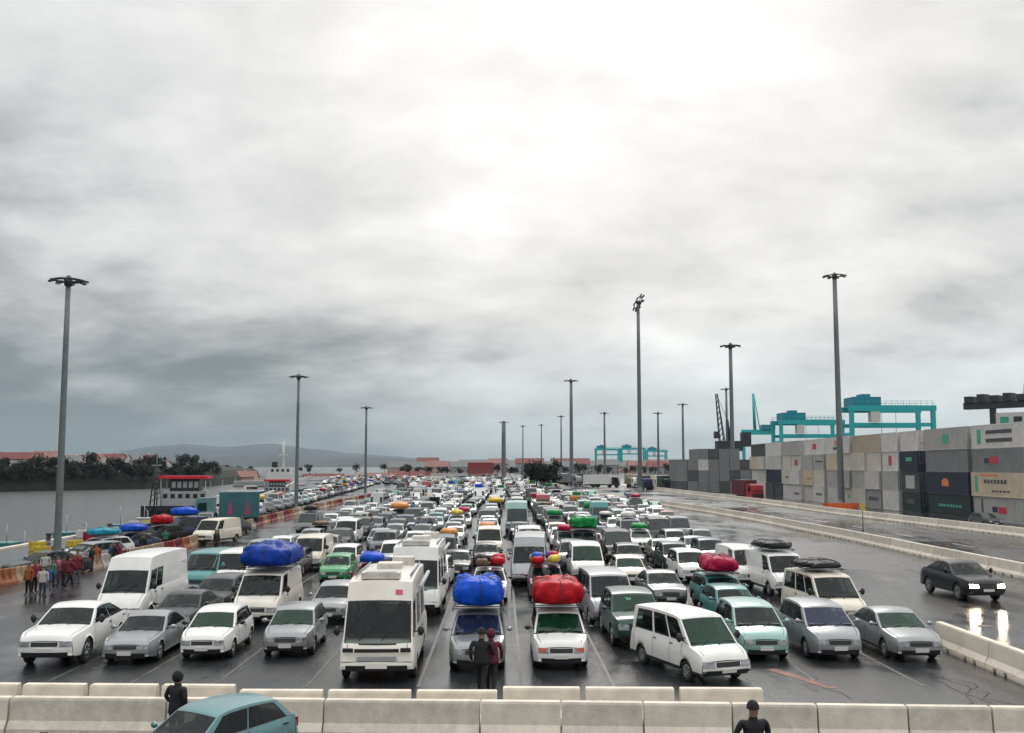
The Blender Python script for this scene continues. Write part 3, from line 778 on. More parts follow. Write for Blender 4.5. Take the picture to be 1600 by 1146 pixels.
# ---- far hills
def hill(name, pts, depth, colour, seed):
    """ridge seen from the quay: pts = (picture column, picture row of the crest), at the given distance"""
    M = MB(); rows = []; n_ = 90
    x0, x1 = pts[0][0], pts[-1][0]
    for k, f in enumerate((0.0, .35, .7, 1.0, 1.5)):
        row = []
        for i in range(n_ + 1):
            px = lerp(x0, x1, i / n_); d = depth * (1 + .12 * (k - 3) / 3)
            h = zat(interp(pts, px), depth) * (1 + .10 * noise.noise(Vector((px * .02, seed, 0))) + .05 * noise.noise(Vector((px * .09, seed, 4))))
            z = {0: 0, 1: h * .42, 2: h * .8, 3: h, 4: 0}[k]
            z += h * .08 * noise.noise(Vector((px * .06, k * 2.3, seed))) if k not in (0, 3, 4) else 0
            p = at(px, d); row.append((p.x, d, max(z, -1)))
        rows.append(row)
    M.grid(rows, 0); return M.build(name, mat('hill_slope_' + 'abc'[seed % 3], colour, .9, var=.35, vscale=.004), kind='structure')
hill('hills', [(60, 728), (130, 716), (220, 700), (290, 694), (340, 699), (420, 694), (470, 699), (540, 708), (620, 714), (700, 721), (760, 727)], 7500, (.02, .04, .06), 1)
hill('hills', [(-200, 706), (0, 706), (60, 712), (150, 717), (260, 716), (330, 714), (420, 709), (500, 714), (600, 716), (680, 721), (820, 723), (950, 724), (1100, 722), (1250, 725), (1400, 729)], 5200, (.02, .034, .04), 2)
# ---- far shore: dark wooded bank
SH = [(-420, 300), (-190, 338), (-168, 350), (-150, 372), (-136, 395), (-124, 440), (-130, 520), (-150, 640)]
M = MB(); rows = [[], [], [], []]
for (x, y) in SH:
    rows[0].append((x, y, -3)); rows[1].append((x - 1.5, y + 2, 1.0)); rows[2].append((x - 5, y + 9, 4.0)); rows[3].append((x - 60, y + 90, 8.5))
M.grid(rows, 0, False); M.build('terrain', mat('dark_bank', (.014, .017, .014), .95, var=.4, vscale=.15), kind='structure')
M = MB(); M.quad([(x - 60, y + 90, 8.5) for x, y in SH] + [(-400, 900, 9), (-3000, 900, 9), (-3000, 300, 9)]); M.build('terrain', mat('bank_top', (.06, .065, .05), .95, var=.3, vscale=.05), kind='structure')

# ---- trees
M_leaf = mat('dark_foliage', (.014, .022, .016), .8, var=.5, vscale=.4); M_leafb = mat('olive_foliage', (.05, .065, .038), .8, var=.5, vscale=.4); M_bark = mat('bark', (.07, .055, .04), .9)
def tree_meshes(seed, h, w, nl, ls):
    r2 = random.Random(seed); M = MB()
    blobs = [(r2.uniform(-.32, .32) * w, r2.uniform(-.32, .32) * w, h * r2.uniform(.42, .86), w * r2.uniform(.18, .32)) for _ in range(9)]
    for _ in range(nl):
        bx, by, bz, br = r2.choice(blobs)
        d = Vector((r2.gauss(0, 1), r2.gauss(0, 1), r2.gauss(0, .85))).normalized() * br * r2.uniform(.55, 1.05)
        c = Vector((bx, by, bz)) + d; a = Vector((r2.gauss(0, 1), r2.gauss(0, 1), r2.gauss(0, 1))).normalized(); bb = a.orthogonal().normalized(); cc = a.cross(bb)
        s = ls * r2.uniform(.6, 1.3)
        M.quad([c + bb * s, c + cc * s * .6, c - bb * s, c - cc * s * .6])
    T = MB(); T.tube((0, 0, 0), (.1, 0, h * .35), .04 * w, .028 * w, 7)
    for bx, by, bz, br in blobs[:5]: T.tube((.1, 0, h * .33), (bx, by, bz), .022 * w, .008 * w, 5)
    return M.mesh('crown', [M_leaf]), T.mesh('trunk', [M_bark])
TREES = [tree_meshes(i, 7.0, 6.5, 520, .42) for i in range(4)]
def tree(i, loc, s, label, m=None, group=None):
    t = thing('tree', label, 'tree', loc, rnd.uniform(0, 6), group); t.scale = (s, s, s * rnd.uniform(.85, 1.1))
    c = link('crown', TREES[i % 4][0], t); link('trunk', TREES[i % 4][1], t)
    if m: c.material_slots[0].link = 'OBJECT'; c.material_slots[0].material = m
    return t
def shore_pt(px):
    # point of the bank line seen at column px
    best = None
    for (x0, y0), (x1, y1) in zip(SH, SH[1:]):
        for k in range(30):
            x = lerp(x0, x1, k / 30); y = lerp(y0, y1, k / 30); q = x / y - at(px, 1.0).x
            if best is None or abs(q) < best[0]: best = (abs(q), x, y)
    return best[1], best[2]
r3 = random.Random(11)
for i in range(92):
    px = -60 + i * 4.4 + r3.uniform(-3, 3); x, y = shore_pt(px); back = r3.choice((1.5, 4, 8)); 
    tree(i, (x - back * .5, y + back + 1, (.6 if back < 3 else 1.8 if back < 6 else 3.6)), r3.uniform(.6, 1.0), 'dark bushy tree on the wooded far bank across the water', group='dark trees on the wooded far bank across the water')
for i, px in enumerate((265, 283, 292, 318, 345, 352, 372, 392, 470, 484, 530, 556, 601, 640, 670, 700, 742)):
    d = 600 + (i * 37) % 160
    tree(i, (at(px, d).x, d, 1), r3.uniform(.5, .95), f'dark tree among the far low houses, {ORD[i + 1]} from the left', group='dark trees among the far low houses')
for i, (px, s) in enumerate(((828, 1.25), (838, 1.4), (848, 1.2), (857, 1.5), (864, 1.15), (851, 1.0))):
    d = 268 + (i % 3) * 5
    tree(i, (at(px, d).x, d, 0), s * .72, f'black-green tree in the clump beside the white lorries, {ORD[[1, 2, 3, 5, 6, 4][i]]} from its left', M_leaf, group='dark clump of trees beside the white lorries')

# ---- houses on the far shore
M_win = mat('window_glass_dark', (.02, .025, .03), .1)
HW = [mat('white_render', (.62, .60, .56), .8, var=.1), mat('pink_render', (.52, .36, .32), .8, var=.1), mat('grey_render', (.32, .33, .33), .8, var=.1)]
HR = [mat('red_tiles', (.17, .05, .045), .8, var=.25, vscale=.6), mat('faded_red_tiles', (.24, .12, .105), .8, var=.25, vscale=.6), mat('grey_roofing', (.16, .17, .17), .8, var=.2)]
def house_mesh(w, d, h):
    def mk():
        A = MB(); A.box(-w / 2, w / 2, -d / 2, d / 2, 0, h)
        for s in (-1, 1): A.quad([(s * w / 2, -d / 2, h), (s * w / 2, d / 2, h), (s * w / 2, 0, h + d * .28)])
        B = MB(); e = .4
        for s in (-1, 1):
            B.grid([[(-w / 2 - e, s * (d / 2 + e), h - .15), (w / 2 + e, s * (d / 2 + e), h - .15)], [(-w / 2 - e, 0, h + d * .28 + .12), (w / 2 + e, 0, h + d * .28 + .12)]], 0, False)
            B.grid([[(-w / 2 - e, s * (d / 2 + e), h - .35), (w / 2 + e, s * (d / 2 + e), h - .35)], [(-w / 2 - e, s * (d / 2 + e), h - .15), (w / 2 + e, s * (d / 2 + e), h - .15)]], 0, False)
        W_ = MB(); W_.box(-.45, .45, -.06, .03, 0, 1.2)
        K = MB(); K.box(-.3, .3, -.3, .3, 0, 1.6)
        return A.mesh('wall', [HW[0]]), B.mesh('roof', [HR[0]]), W_.mesh('window', [M_win]), K.mesh('chimney', [HW[0]])
    return cached(('house', w, d, h), mk)
def house(x, y, z, w, d, h, wi, ri, label, rz=0):
    t = thing('house', label, 'house', (x, y, z), rz)
    A, B, W_, K = house_mesh(w, d, h)
    o = link('wall', A, t); o.material_slots[0].link = 'OBJECT'; o.material_slots[0].material = HW[wi]
    o = link('roof', B, t); o.material_slots[0].link = 'OBJECT'; o.material_slots[0].material = HR[ri]
    link('chimney', K, o, (w * .25, .3, h + .2 * d))
    nw = max(2, int(w / 3))
    for f in range(max(1, int(h / 2.8))):
        for k in range(nw): link('window', W_, t, (lerp(-w / 2 + 1, w / 2 - 1, k / (nw - 1)), -d / 2 - .02, 1.0 + 2.8 * f))
RC = ['red roofed', 'faded red roofed', 'grey roofed']; WC = ['white', 'pink', 'grey']
hs = [(12, 712, 22, 5.5, 0, 0), (34, 712, 14, 5, 1, 0), (70, 710, 10, 5, 0, 1), (80, 712, 8, 5.5, 0, 1), (108, 718, 10, 4.5, 2, 2), (120, 716, 9, 4.5, 0, 1), (148, 716, 8, 5, 0, 1),
      (172, 714, 11, 5.6, 1, 0), (186, 716, 8, 6, 0, 1), (204, 716, 10, 5, 0, 2), (220, 716, 13, 5.5, 0, 0), (240, 722, 8, 4.5, 0, 2), (251, 724, 7, 4, 0, 1)]
refs = ['at the left edge of the far bank', 'just right of the long left-edge roof on the bank', 'left of the tall left lamp post on the bank', 'directly behind the tall left lamp post', 'just right of the left lamp post, set low in trees',
        'second right of the left lamp post on the bank', 'third right of the left lamp post on the bank', 'in the middle of the right half of the wooded bank', 'bright gable right of the pink house on the bank', 'between bright gable and long house on the bank', 'long one on the bank left of the black mast',
        'low one near the right end of the wooded bank', 'last one before the black mast on the bank']
for (px, py, w, h, wi, ri), rf in zip(hs, refs):
    x, y = shore_pt(px); y += 45; x = at(px, y).x
    ztop = zat(py - 4, y); house(x, y, ztop - h - 2.2, w, 8, h, wi, ri, f'small {WC[wi]} house, {RC[ri]}, {rf}', rnd.uniform(-.2, .2))
hs2 = [(318, 732, 26, 7, 0, 0, 520), (364, 730, 24, 7.5, 1, 1, 520), (440, 734, 22, 8, 0, 2, 560), (505, 736, 24, 6, 1, 0, 620), (550, 735, 24, 7, 1, 1, 620), (590, 735, 22, 6, 0, 1, 640), (625, 738, 18, 7, 0, 1, 620), (648, 730, 22, 8, 1, 0, 640), (700, 733, 20, 7, 0, 2, 620), (715, 737, 14, 6, 2, 2, 590)]
refs2 = ['long one right of the red-topped boat', 'between the two red-topped boats on the far side', 'behind the white ship with the tall mast', 'right of the second left lamp post in the distance', 'left of the third left lamp post in the distance', 'right of the third left lamp post in the distance',
         'low one beyond the orange barrier end', 'tallest red roof beyond the orange barrier end', 'beside the dark trees left of the red container stack', 'just left of the red container stack']
for (px, py, w, h, wi, ri, d), rf in zip(hs2, refs2):
    house(at(px, d).x, d, zat(py, d) - h - 1.5 if zat(py, d) - h - 1.5 < .5 else 0, w, 10, h if zat(py, d) - h - 1.5 > -1 else max(3, zat(py, d) - 1.5), wi, ri, f'distant {WC[wi]} building, {RC[ri]}, {rf}')

rf_ = random.Random(31)
for k in range(30):
    px = 640 + k * 15.5 + rf_.uniform(-3, 3); d = rf_.uniform(720, 980); wi, ri = rf_.choice((2, 2, 0, 1)), rf_.choice((2, 2, 1, 0))
    house(at(px, d).x, d, 0, rf_.choice((16, 22, 28)), 14, rf_.uniform(5, 8.5), wi, ri, f'low distant {WC[wi]} shed, {RC[ri]}, on the port horizon, {ORD[k + 1]} from the left')
for k in range(26):
    px = 630 + k * 18 + rf_.uniform(-6, 6); d = rf_.uniform(640, 700)
    tree(k, (at(px, d).x, d, 0), rf_.uniform(.7, 1.15), f'dark low tree before the distant port sheds, {ORD[k + 1]} from the left', group='dark trees before the distant port sheds')
# ---------------------------------------------------------------- concrete barriers
def barrier_mesh(L, notch=2):
    def mk():
        M = MB(); prof = [(.285, .10), (.285, .16), (.17, .34), (.125, .80), (.105, .85)]
        full = [(x, z) for x, z in prof] + [(-x, z) for x, z in prof[::-1]]
        e = .012; xs = [-L / 2 + .004, -L / 2 + .03, L / 2 - .03, L / 2 - .004]
        rows = []
        for i, xx in enumerate(xs):
            k = .93 if i in (0, 3) else 1
            rows.append([(xx, a * k, (z if z < .5 else z - (.012 if k < 1 else 0))) for a, z in full])
        M.grid(rows, 0, False)
        for r_ in (rows[0], rows[-1]): M.quad(r_)
        M.quad([(xs[0], .285, .10), (xs[-1], .285, .10), (xs[-1], -.285, .10), (xs[0], -.285, .10)])
        # feet with fork slots between them
        sl = .22; n_ = notch; cuts = [-L / 2 + .01] + sum([[lerp(-L / 2, L / 2, (k + 1) / (n_ + 1)) - sl / 2, lerp(-L / 2, L / 2, (k + 1) / (n_ + 1)) + sl / 2] for k in range(n_)], []) + [L / 2 - .01]
        for k in range(0, len(cuts), 2): M.box(cuts[k], cuts[k + 1], -.30, .30, 0, .101)
        return M.mesh('concrete_barrier', [M_conc])
    return cached(('barrier', L, notch), mk)
def run_of_barriers(pts, seg, group, labelf, m=None, z=0, gap=.02, skip=()):
    out = []; k = 0
    tot = [Vector(p) for p in pts]
    pos = tot[0].copy(); i = 0
    while i < len(tot) - 1:
        d = tot[i + 1] - pos
        if d.length < seg * .6: i += 1; continue
        u = d.normalized(); a = pos; b = pos + u * seg
        c = (a + b) / 2 + Vector((-u.y, u.x)) * rnd.uniform(-.015, .015)
        if k not in skip:
            o = link('concrete_barrier', barrier_mesh(round(seg - gap, 2), 2 if seg < 3 else 3), None, (c.x, c.y, z), math.atan2(u.y, u.x) + rnd.uniform(-.006, .006), label=labelf(k), category='barrier', group=group)
            if m and rnd.random() < .5: o.material_slots[0].link = 'OBJECT'; o.material_slots[0].material = m
            out.append(o)
        pos = b; k += 1
    return out
def ab(px, py): g = G(px, py); return g.x, g.y
# front row, joints where the picture shows them
joints = [-110, 35, 275, 514, 752, 875, 1000, 1135, 1265, 1402, 1530, 1662]
def frow(px): return interp([(-150, 25.15), (500, 24.75), (1000, 24.35), (1700, 23.7)], px)
for i, (a, b_) in enumerate(zip(joints, joints[1:])):
    da, db = frow(a), frow(b_); A, B = at(a, da), at(b_, db); u = (B - A); Ls = u.length
    far_ = i < 4
    lab = ['long front barrier block at the left edge of the picture', 'long front barrier block left of the parked teal car', 'long front barrier block behind the parked teal car', 'long front barrier block in front of the white motorhome',
           'short front barrier block below the couple walking', 'short front barrier block below the red-loaded white car', 'front barrier block left of the lone black figure by the minibus', 'front barrier block right behind the lone black figure',
           'front barrier block in front of the silver people carrier, orange hood before it', 'front barrier block before the rightmost silver car', 'front barrier block at the right end, under the side barrier'][i]
    o = link('concrete_barrier', barrier_mesh(round(Ls - .035, 2), 3 if far_ else 2), None, ((A.x + B.x) / 2, (A.y + B.y) / 2, 0), math.atan2(u.y, u.x) + rnd.uniform(-.010, .010), label=lab, category='barrier', group='concrete barriers in the front row')
    if i % 2: o.material_slots[0].link = 'OBJECT'; o.material_slots[0].material = M_conc2
# back row, in three staggered runs seen as a strip over the front row
def backrow(x0, x1, d0, d1, js, nm):
    cs = [x0] + js + [x1]
    for i, (a, b_) in enumerate(zip(cs, cs[1:])):
        A, B = at(a, lerp(d0, d1, (a - x0) / (x1 - x0))), at(b_, lerp(d0, d1, (b_ - x0) / (x1 - x0))); u = B - A
        o = link('concrete_barrier', barrier_mesh(round(u.length - .14, 2), 2), None, ((A.x + B.x) / 2, (A.y + B.y) / 2, 0), math.atan2(u.y, u.x), label=f'back row barrier block, {nm[i]}', category='barrier', group='concrete barriers in the back row')
backrow(-60, 380, 26.6, 26.3, [50, 152, 262], ['leftmost, below the white coupe off-roader', 'below the front wheel side of the white off-roader', 'below the old silver coupe', 'behind the bending dark figure'])
backrow(380, 782, 25.75, 25.6, [515, 650], ['below the silver hatchback', 'below the white motorhome', 'under the couple walking'])
backrow(782, 1187, 26.0, 25.8, [908, 1052], ['below the red-loaded white car', 'left below the angled white minibus', 'below the nose of the angled minibus'])
# side barrier running away from the front row at the right
run_of_barriers([(15.35, 24.6), (15.35, 37.6)], 2.0, 'side barrier right of the queue', lambda k: f'side barrier block, {ORD[k + 1]} from the front row at the right', None)
run_of_barriers([(29.3, 18), (29.3, 55), (29.5, 92), (28.8, 118), (27.6, 140), (24, 177), (18.5, 205)], 4.0, 'concrete median barrier along the wet road', lambda k: f'concrete median barrier block beside the wet road, {ORD[k + 1]} from the near right end', M_conc2)
run_of_barriers([(46.5, 70), (46, 90), (44.3, 116), (43.2, 135), (43, 168), (41.5, 214), (39, 288)], 4.0, 'concrete barrier before the containers', lambda k: f'concrete barrier block at the foot of the container yard, {ORD[min(len(ORD) - 1, k + 1)]} from the right', M_conc2)
# kerb strip behind the far barrier
M = MB()
for (a, b_), (c, d) in zip(FARB, FARB[1:]):
    M.quad([(a + .7, b_, .12), (c + .7, d, .12), (c + 4, d, .12), (a + 4, b_, .12)]); M.quad([(a + .7, b_, .12), (c + .7, d, .12), (c + .7, d, 0), (a + .7, b_, 0)])
M.build('pavement', M_conc2, kind='structure')

# orange and white plastic barriers beside the left lane
M_or = mat('orange_plastic', (.34, .125, .05), .5, var=.2); M_tan = mat('tan_plastic', (.40, .29, .19), .55, var=.2); M_rd = mat('red_plastic', (.22, .035, .04), .5, var=.2); M_whp = mat('white_plastic', (.55, .53, .48), .5, var=.2)
def plastic_mesh():
    def mk():
        M = MB(); L = 1.9
        for x0, x1 in ((-L / 2, L / 2),):
            rows = [[(x, a, z) for a, z in [(.24, 0), (.24, .14), (.10, .5), (.07, .85), (-.07, .85), (-.10, .5), (-.24, .14), (-.24, 0)]] for x in (x0, x1)]
            M.grid(rows, 0, False); M.quad(rows[0]); M.quad(rows[1])
        for k in (-.5, 0, .5): M.box(k - .06, k + .06, -.19, .19, .3, .86)
        return M.mesh('plastic_barrier', [M_or])
    return cached('plastic', mk)
LB = [(-29, 26), (-27.6, 44), (-26.7, 54), (-24.7, 64), (-24, 77), (-26, 109), (-27, 150), (-25.5, 220), (-23, 280)]
pos = Vector(LB[0]); i = 0; k = 0
while i < len(LB) - 1 and k < 130:
    d = Vector(LB[i + 1]) - pos
    if d.length < 1.2: i += 1; continue
    u = d.normalized(); c = pos + u; pos = pos + u * 2.02
    o = link('plastic_barrier', plastic_mesh(), None, (c.x + rnd.uniform(-.08, .08), c.y, 0), math.atan2(u.y, u.x) + rnd.uniform(-.05, .05), category='barrier', group='orange plastic barriers along the quay road')
    m_ = rnd.choice([M_or, M_tan, M_tan, M_rd, M_whp] if k > 6 else [M_rd, M_or, M_tan]); o.material_slots[0].link = 'OBJECT'; o.material_slots[0].material = m_
    cn = {M_or: 'orange', M_tan: 'tan', M_rd: 'red', M_whp: 'white'}[m_]
    o['label'] = f'{cn} plastic road barrier on the quay side, number {k + 1} from the left edge' if k >= len(ORD) - 1 else f'{cn} plastic road barrier on the quay side, {ORD[k + 1]} from the left edge'
    k += 1

# ---------------------------------------------------------------- lamp posts
M_head = mat('lamp_housing', (.035, .04, .042), .5)
def lamp_post(x, y, h, rb, rt, hr, label, group, n=8, tilt=None, lod=2):
    t = thing('lamp_post', label, 'lamp post', (x, y, 0), 0, group)
    def pole():
        M = MB(); M.lathe([(rb * 1.9, 0), (rb * 1.9, .05), (rb * 1.05, .06), (rb, 1.2)] + [(lerp(rb, rt, k / 4), lerp(1.2, h, k / 4)) for k in range(1, 5)] + [(.01, h + .02)], 12)
        return M.mesh('pole', [M_galv])
    link('pole', cached(('pole', h, rb, rt), pole), t)
    hd = link('lamp_carrier', None, t, (0, 0, h)) if False else None
    def ring():
        M = MB(); nn_ = 20
        for k in range(nn_):
            a, b_ = 2 * math.pi * k / nn_, 2 * math.pi * (k + 1) / nn_
            M.tube((hr * .8 * math.cos(a), hr * .8 * math.sin(a), 0), (hr * .8 * math.cos(b_), hr * .8 * math.sin(b_), 0), .05 * hr + .03, n=5, cap=False)
        for k in range(4): a = math.pi / 2 * k; M.tube((0, 0, -.15 * hr), (hr * .8 * math.cos(a), hr * .8 * math.sin(a), 0), .04 * hr + .02, n=5)
        M.lathe([(.01, .35 * hr), (.22 * hr, .2 * hr), (.28 * hr, -.1 * hr), (.24 * hr, -.35 * hr), (.01, -.36 * hr)], 12)
        return M.mesh('head_ring', [M_head])
    hrg = link('head_ring', cached(('ring', hr), ring), t, (0, 0, h))
    if tilt: hrg.rotation_euler = tilt
    def fl():
        M = MB(); s = hr * .26
        M.box(-s * .55, s * .55, -s * .9, s * 1.1, -s * .28, s * .12); M.quad([(-s * .5, -s * .85, -s * .29), (s * .5, -s * .85, -s * .29), (s * .5, s * 1.05, -s * .29), (-s * .5, s * 1.05, -s * .29)], 1)
        return M.mesh('floodlight', [M_head, M_lamp])
    me = cached(('flood', hr), fl)
    for k in range(n):
        a = 2 * math.pi * k / n + .2
        f = link('floodlight', me, hrg, (hr * .92 * math.cos(a), hr * .92 * math.sin(a), 0))
        f.rotation_euler = (R(-14), 0, a - math.pi / 2)
    return t
g1 = 'quay lamp posts along the orange barrier'
lamp_post(-28.0, 65.5, 18.2, .23, .16, 1.02, 'nearest tall grey lamp post at the left, round head of floodlights over the water', g1)
lamp_post(-27.3, 137, 18.2, .27, .17, 1.1, 'second lamp post on the quay side, beside the orange barrier past the boats', g1)
lamp_post(-28.0, 211, 18.2, .3, .2, 1.1, 'third lamp post on the quay side, smaller and farther along', g1)
g2 = 'high lamp masts beside the road and yard'
lamp_post(at(1313, 163).x, 163, 36.9, .52, .34, 1.6, 'tall mast before the containers, flat round head, orange skip at its foot', g2)
lamp_post(at(1000, 266).x, 266, 49.0, .58, .42, 2.2, 'tall dark mast left of the containers, lamp head tipped up on one side', g2, tilt=(R(20), R(-66), 0))
lamp_post(at(1145, 265).x, 265, 37.5, .6, .45, 2.3, 'mast with round head standing beside the black harbour crane', g2)
lamp_post(at(893, 372).x, 372, 37.2, .75, .5, 2.2, 'mast with small round head above the white lorries', g2)
lamp_post(at(1068, 530).x, 530, 38, .7, .5, 2.4, 'faint mast between the tipped-head mast and the black crane, taller one', g2, n=6)
lamp_post(at(1029, 560).x, 560, 35, .7, .5, 2.4, 'faint short mast just right of the tipped-head mast', g2, n=6)
lamp_post(at(945, 580).x, 580, 36, .7, .5, 2.4, 'faint mast over the far teal gantries, left of the tipped-head mast', g2, n=6)
lamp_post(at(877, 640).x, 640, 37, .6, .4, 2.2, 'faint mast just left of the one above the white lorries', g2, n=6)
lamp_post(at(846, 700).x, 700, 34, .5, .35, 2.0, 'faint thin mast above the dark clump of trees', g2, n=6)
lamp_post(at(817, 720).x, 720, 34, .5, .35, 2.0, 'faint thin mast right of the thick central mast', g2, n=6)
lamp_post(at(787, 500).x, 500, 27.5, 1.15, .95, 2.2, 'thick distant mast with round head at the vanishing end of the queue', g2, n=6)
lamp_post(at(1137, 330).x, 330, 31, .45, .35, 1.6, 'thin mast with small head just above the black crane jib', g2, n=6)
# ---------------------------------------------------------------- containers
CC = {}
def ccol(n, c): CC[n] = mat(n.replace(' ', '_') + '_container', c, .55, var=.10, vscale=.7, dirt=.35, dirtcol=tuple(.4 * x + .04 for x in c))
ccol('white', (.64, .63, .61)); ccol('pale grey', (.42, .42, .41)); ccol('mid grey', (.22, .225, .23)); ccol('dark grey', (.075, .08, .085)); ccol('black green', (.03, .05, .05))
ccol('cream', (.58, .50, .38)); ccol('beige', (.46, .40, .31)); ccol('navy', (.025, .035, .06)); ccol('red', (.36, .05, .06)); ccol('brick red', (.30, .09, .08)); ccol('faded pink', (.48, .27, .25)); ccol('blue', (.04, .12, .28)); ccol('orange', (.5, .2, .05)); ccol('green', (.05, .2, .12))
M_logo_r = mat('red_marking', (.50, .02, .05), .5); M_logo_n = mat('navy_marking', (.02, .02, .07), .5); M_logo_g = mat('green_marking', (.06, .35, .24), .5); M_logo_o = mat('orange_marking', (.65, .19, .06), .5); M_logo_k = mat('dark_marking', (.05, .055, .06), .5); M_logo_w = mat('white_marking', (.6, .6, .58), .5)
def cont_meshes(L, H, Wd=2.44):
    def mk():
        F = MB(); p = .09; x, y = L / 2, Wd / 2
        for sx in (-1, 1):
            for sy in (-1, 1): F.box(sx * x - (p if sx > 0 else 0), sx * x + (0 if sx > 0 else p), sy * y - (p if sy > 0 else 0), sy * y + (0 if sy > 0 else p), 0, H - .004)
        for sy in (-1, 1):
            for z in (0, H - .1): F.box(-x + p, x - p, sy * y - (p if sy > 0 else 0), sy * y + (0 if sy > 0 else p), z, z + .1)
        for sx in (-1, 1):
            for z in (0, H - .12): F.box(sx * x - (p if sx > 0 else 0), sx * x + (0 if sx > 0 else p), -y + p, y - p, z, z + .12)
        Sd = MB(); n = int(L / .36); pts = []
        for k in range(n):
            a = -x + p + (L - 2 * p) * k / n; w = (L - 2 * p) / n
            pts += [(a, .05), (a + w * .3, .05), (a + w * .45, -.05), (a + w * .85, -.05)]
        pts.append((x - p, .05))
        Sd.grid([[(a, b + .02, .1) for a, b in pts], [(a, b - .01, H - .1) for a, b in pts]], 0, False)
        Rf = MB(); Rf.box(-x + p, x - p, -y + p, y - p, H - .05, H - .02)
        D = MB(); w = Wd - 2 * p
        for s in (-1, 1):
            D.box(-.03, 0, min(s * .01, s * (w / 2)), max(s * .01, s * (w / 2)), .13, H - .13)
        E = MB()
        for yy in (-.85, -.35, .35, .85): E.tube((.035, yy, .1), (.035, yy, H - .1), .022, n=5)
        for yy in (-.6, .6): E.box(.0, .03, yy - .18, yy + .18, 1.0, 1.1)
        return F.mesh('frame', [CC['white']]), Sd.mesh('side_panel', [CC['white']]), Rf.mesh('roof_panel', [CC['white']]), D.mesh('door', [CC['white']]), E.mesh('locking_bars', [M_galv])
    return cached(('cont', L, H), mk)
def container(x, y, z, L, H, col, label, rz=math.pi / 2, group=None, marks=None, far=False):
    """rz = 90 degrees: long side along the view"""
    t = thing('shipping_container', label, 'container', (x, y, z), rz + rnd.uniform(-.003, .003), group)
    F, Sd, Rf, D, E = cont_meshes(L, H)
    def lk(n, me, loc=(0, 0, 0), r=0.0):
        o = link(n, me, t, loc, r); 
        o.material_slots[0].link = 'OBJECT'; o.material_slots[0].material = CC[col]; return o
    lk('frame', F); lk('roof_panel', Rf)
    lk('side_panel', Sd, (0, -1.22 + .055, 0), 0); lk('side_panel', Sd, (0, 1.22 - .055, 0), math.pi)
    lk('door', D, (-L / 2 + .045, 0, 0), math.pi); lk('end_panel', D, (L / 2 - .045, 0, 0), 0)
    if not far: link('locking_bars', E, t, (-L / 2 + .045, 0, 0), math.pi)
    # marks stand just proud of the side that faces the quay (local +y) 
    for (x0, x1, z0, z1, m_) in (marks or []):
        K = MB(); K.box(x0 * L, x1 * L, 1.218, 1.228, z0 * H, z1 * H)
        K.build('marking', m_, t)
    return t
YX = 57.25; CH = 2.74
A_, B_, D_ = M_logo_r, M_logo_n, M_logo_k
def textbars(x0, z0, n, m_=M_logo_k, w=.05, h=.07, gap=.02):
    return [(x0 + k * (w + gap), x0 + k * (w + gap) + w, z0, z0 + h, m_) for k in range(n)]
# local +x of a container turned by 90 degrees points away from the camera; its +y side faces the quay
bays = [ # start distance, length, [colour per level], [marks per level]
 (110.0, 12.2, ['pale grey', 'cream', 'mid grey', 'white'], [[(-.15, .0, .35, .6, A_), (.02, .12, .38, .6, B_), (.30, .34, .1, .9, D_)], [(.36, .42, .2, .85, M_logo_g)] + textbars(-.2, .55, 7, D_, .045, .16) + textbars(-.25, .2, 5, D_) + [(-.05, .3, .86, .93, M_logo_o)], [(-.02, .14, .38, .66, A_), (.15, .24, .38, .6, B_)], [(.30, .38, .2, .8, M_logo_g), (-.3, .2, .6, .75, D_), (-.3, .2, .25, .4, D_)]]),
 (123.2, 12.2, ['black green', 'navy', 'mid grey', 'pale grey'], [textbars(-.3, .42, 8, M_logo_g, .05, .12), [(-.06, .10, .35, .62, M_logo_o), (-.03, .07, .62, .7, M_logo_o)], [], [(-.1, .05, .3, .7, M_logo_g)]]),
 (138.2, 6.06, ['black green', 'dark grey', 'navy', 'white'], [[(-.2, .25, .4, .65, D_)], [(-.25, .25, .15, .8, CC['pale grey'])], [(-.2, .15, .5, .7, M_logo_g)], []]),
 (145.2, 6.06, ['white', 'pale grey', 'white', 'white'], [[], [], [(-.1, .1, .3, .8, A_)], []]),
 (152.4, 12.2, ['white', 'pale grey', 'beige', 'beige'], [textbars(-.2, .4, 6, D_, .05, .2), [], [], []]),
 (165.2, 12.2, ['white', 'pale grey', 'cream', 'white'], [textbars(-.3, .4, 3, M_logo_g, .06, .2), [], [], [(-.1, .1, .5, .8, M_logo_o), (-.12, .15, .25, .4, D_)]]),
 (178.6, 12.2, ['white', 'cream', 'pale grey', 'white'], [textbars(-.2, .4, 5, D_, .05, .15), textbars(-.2, .4, 4, M_logo_o, .05, .1), textbars(-.25, .5, 6, D_, .05, .1), [(-.1, .08, .35, .7, A_)]]),
 (193.5, 12.2, ['white', 'white', 'white', 'pale grey'], [textbars(-.2, .3, 5, D_, .05, .15), textbars(-.2, .4, 3, D_, .05, .15), [(-.12, .1, .3, .7, CC['brick red'])], []]),
 (206.4, 12.2, ['dark grey', 'navy', 'white', 'white'], [[], [], [], []]),
 (219.4, 12.2, ['white', 'white', 'cream', 'dark grey'], [[], [], [], []]),
]
LV = ['bottom level', 'second level', 'third level', 'top level']
bn = ['right-edge column of the yard', 'second column from the right, with the navy box', 'narrow black column', 'narrow white column beside the black one', 'column right of the tall mast', 'column directly behind the tall mast', 'column left of the tall mast', 'fourth column from the left end', 'second column from the left', 'leftmost column of the yard']
ccol('off white', (.56, .55, .52)); ccol('warm white', (.60, .565, .50)); ccol('light grey', (.34, .345, .34))
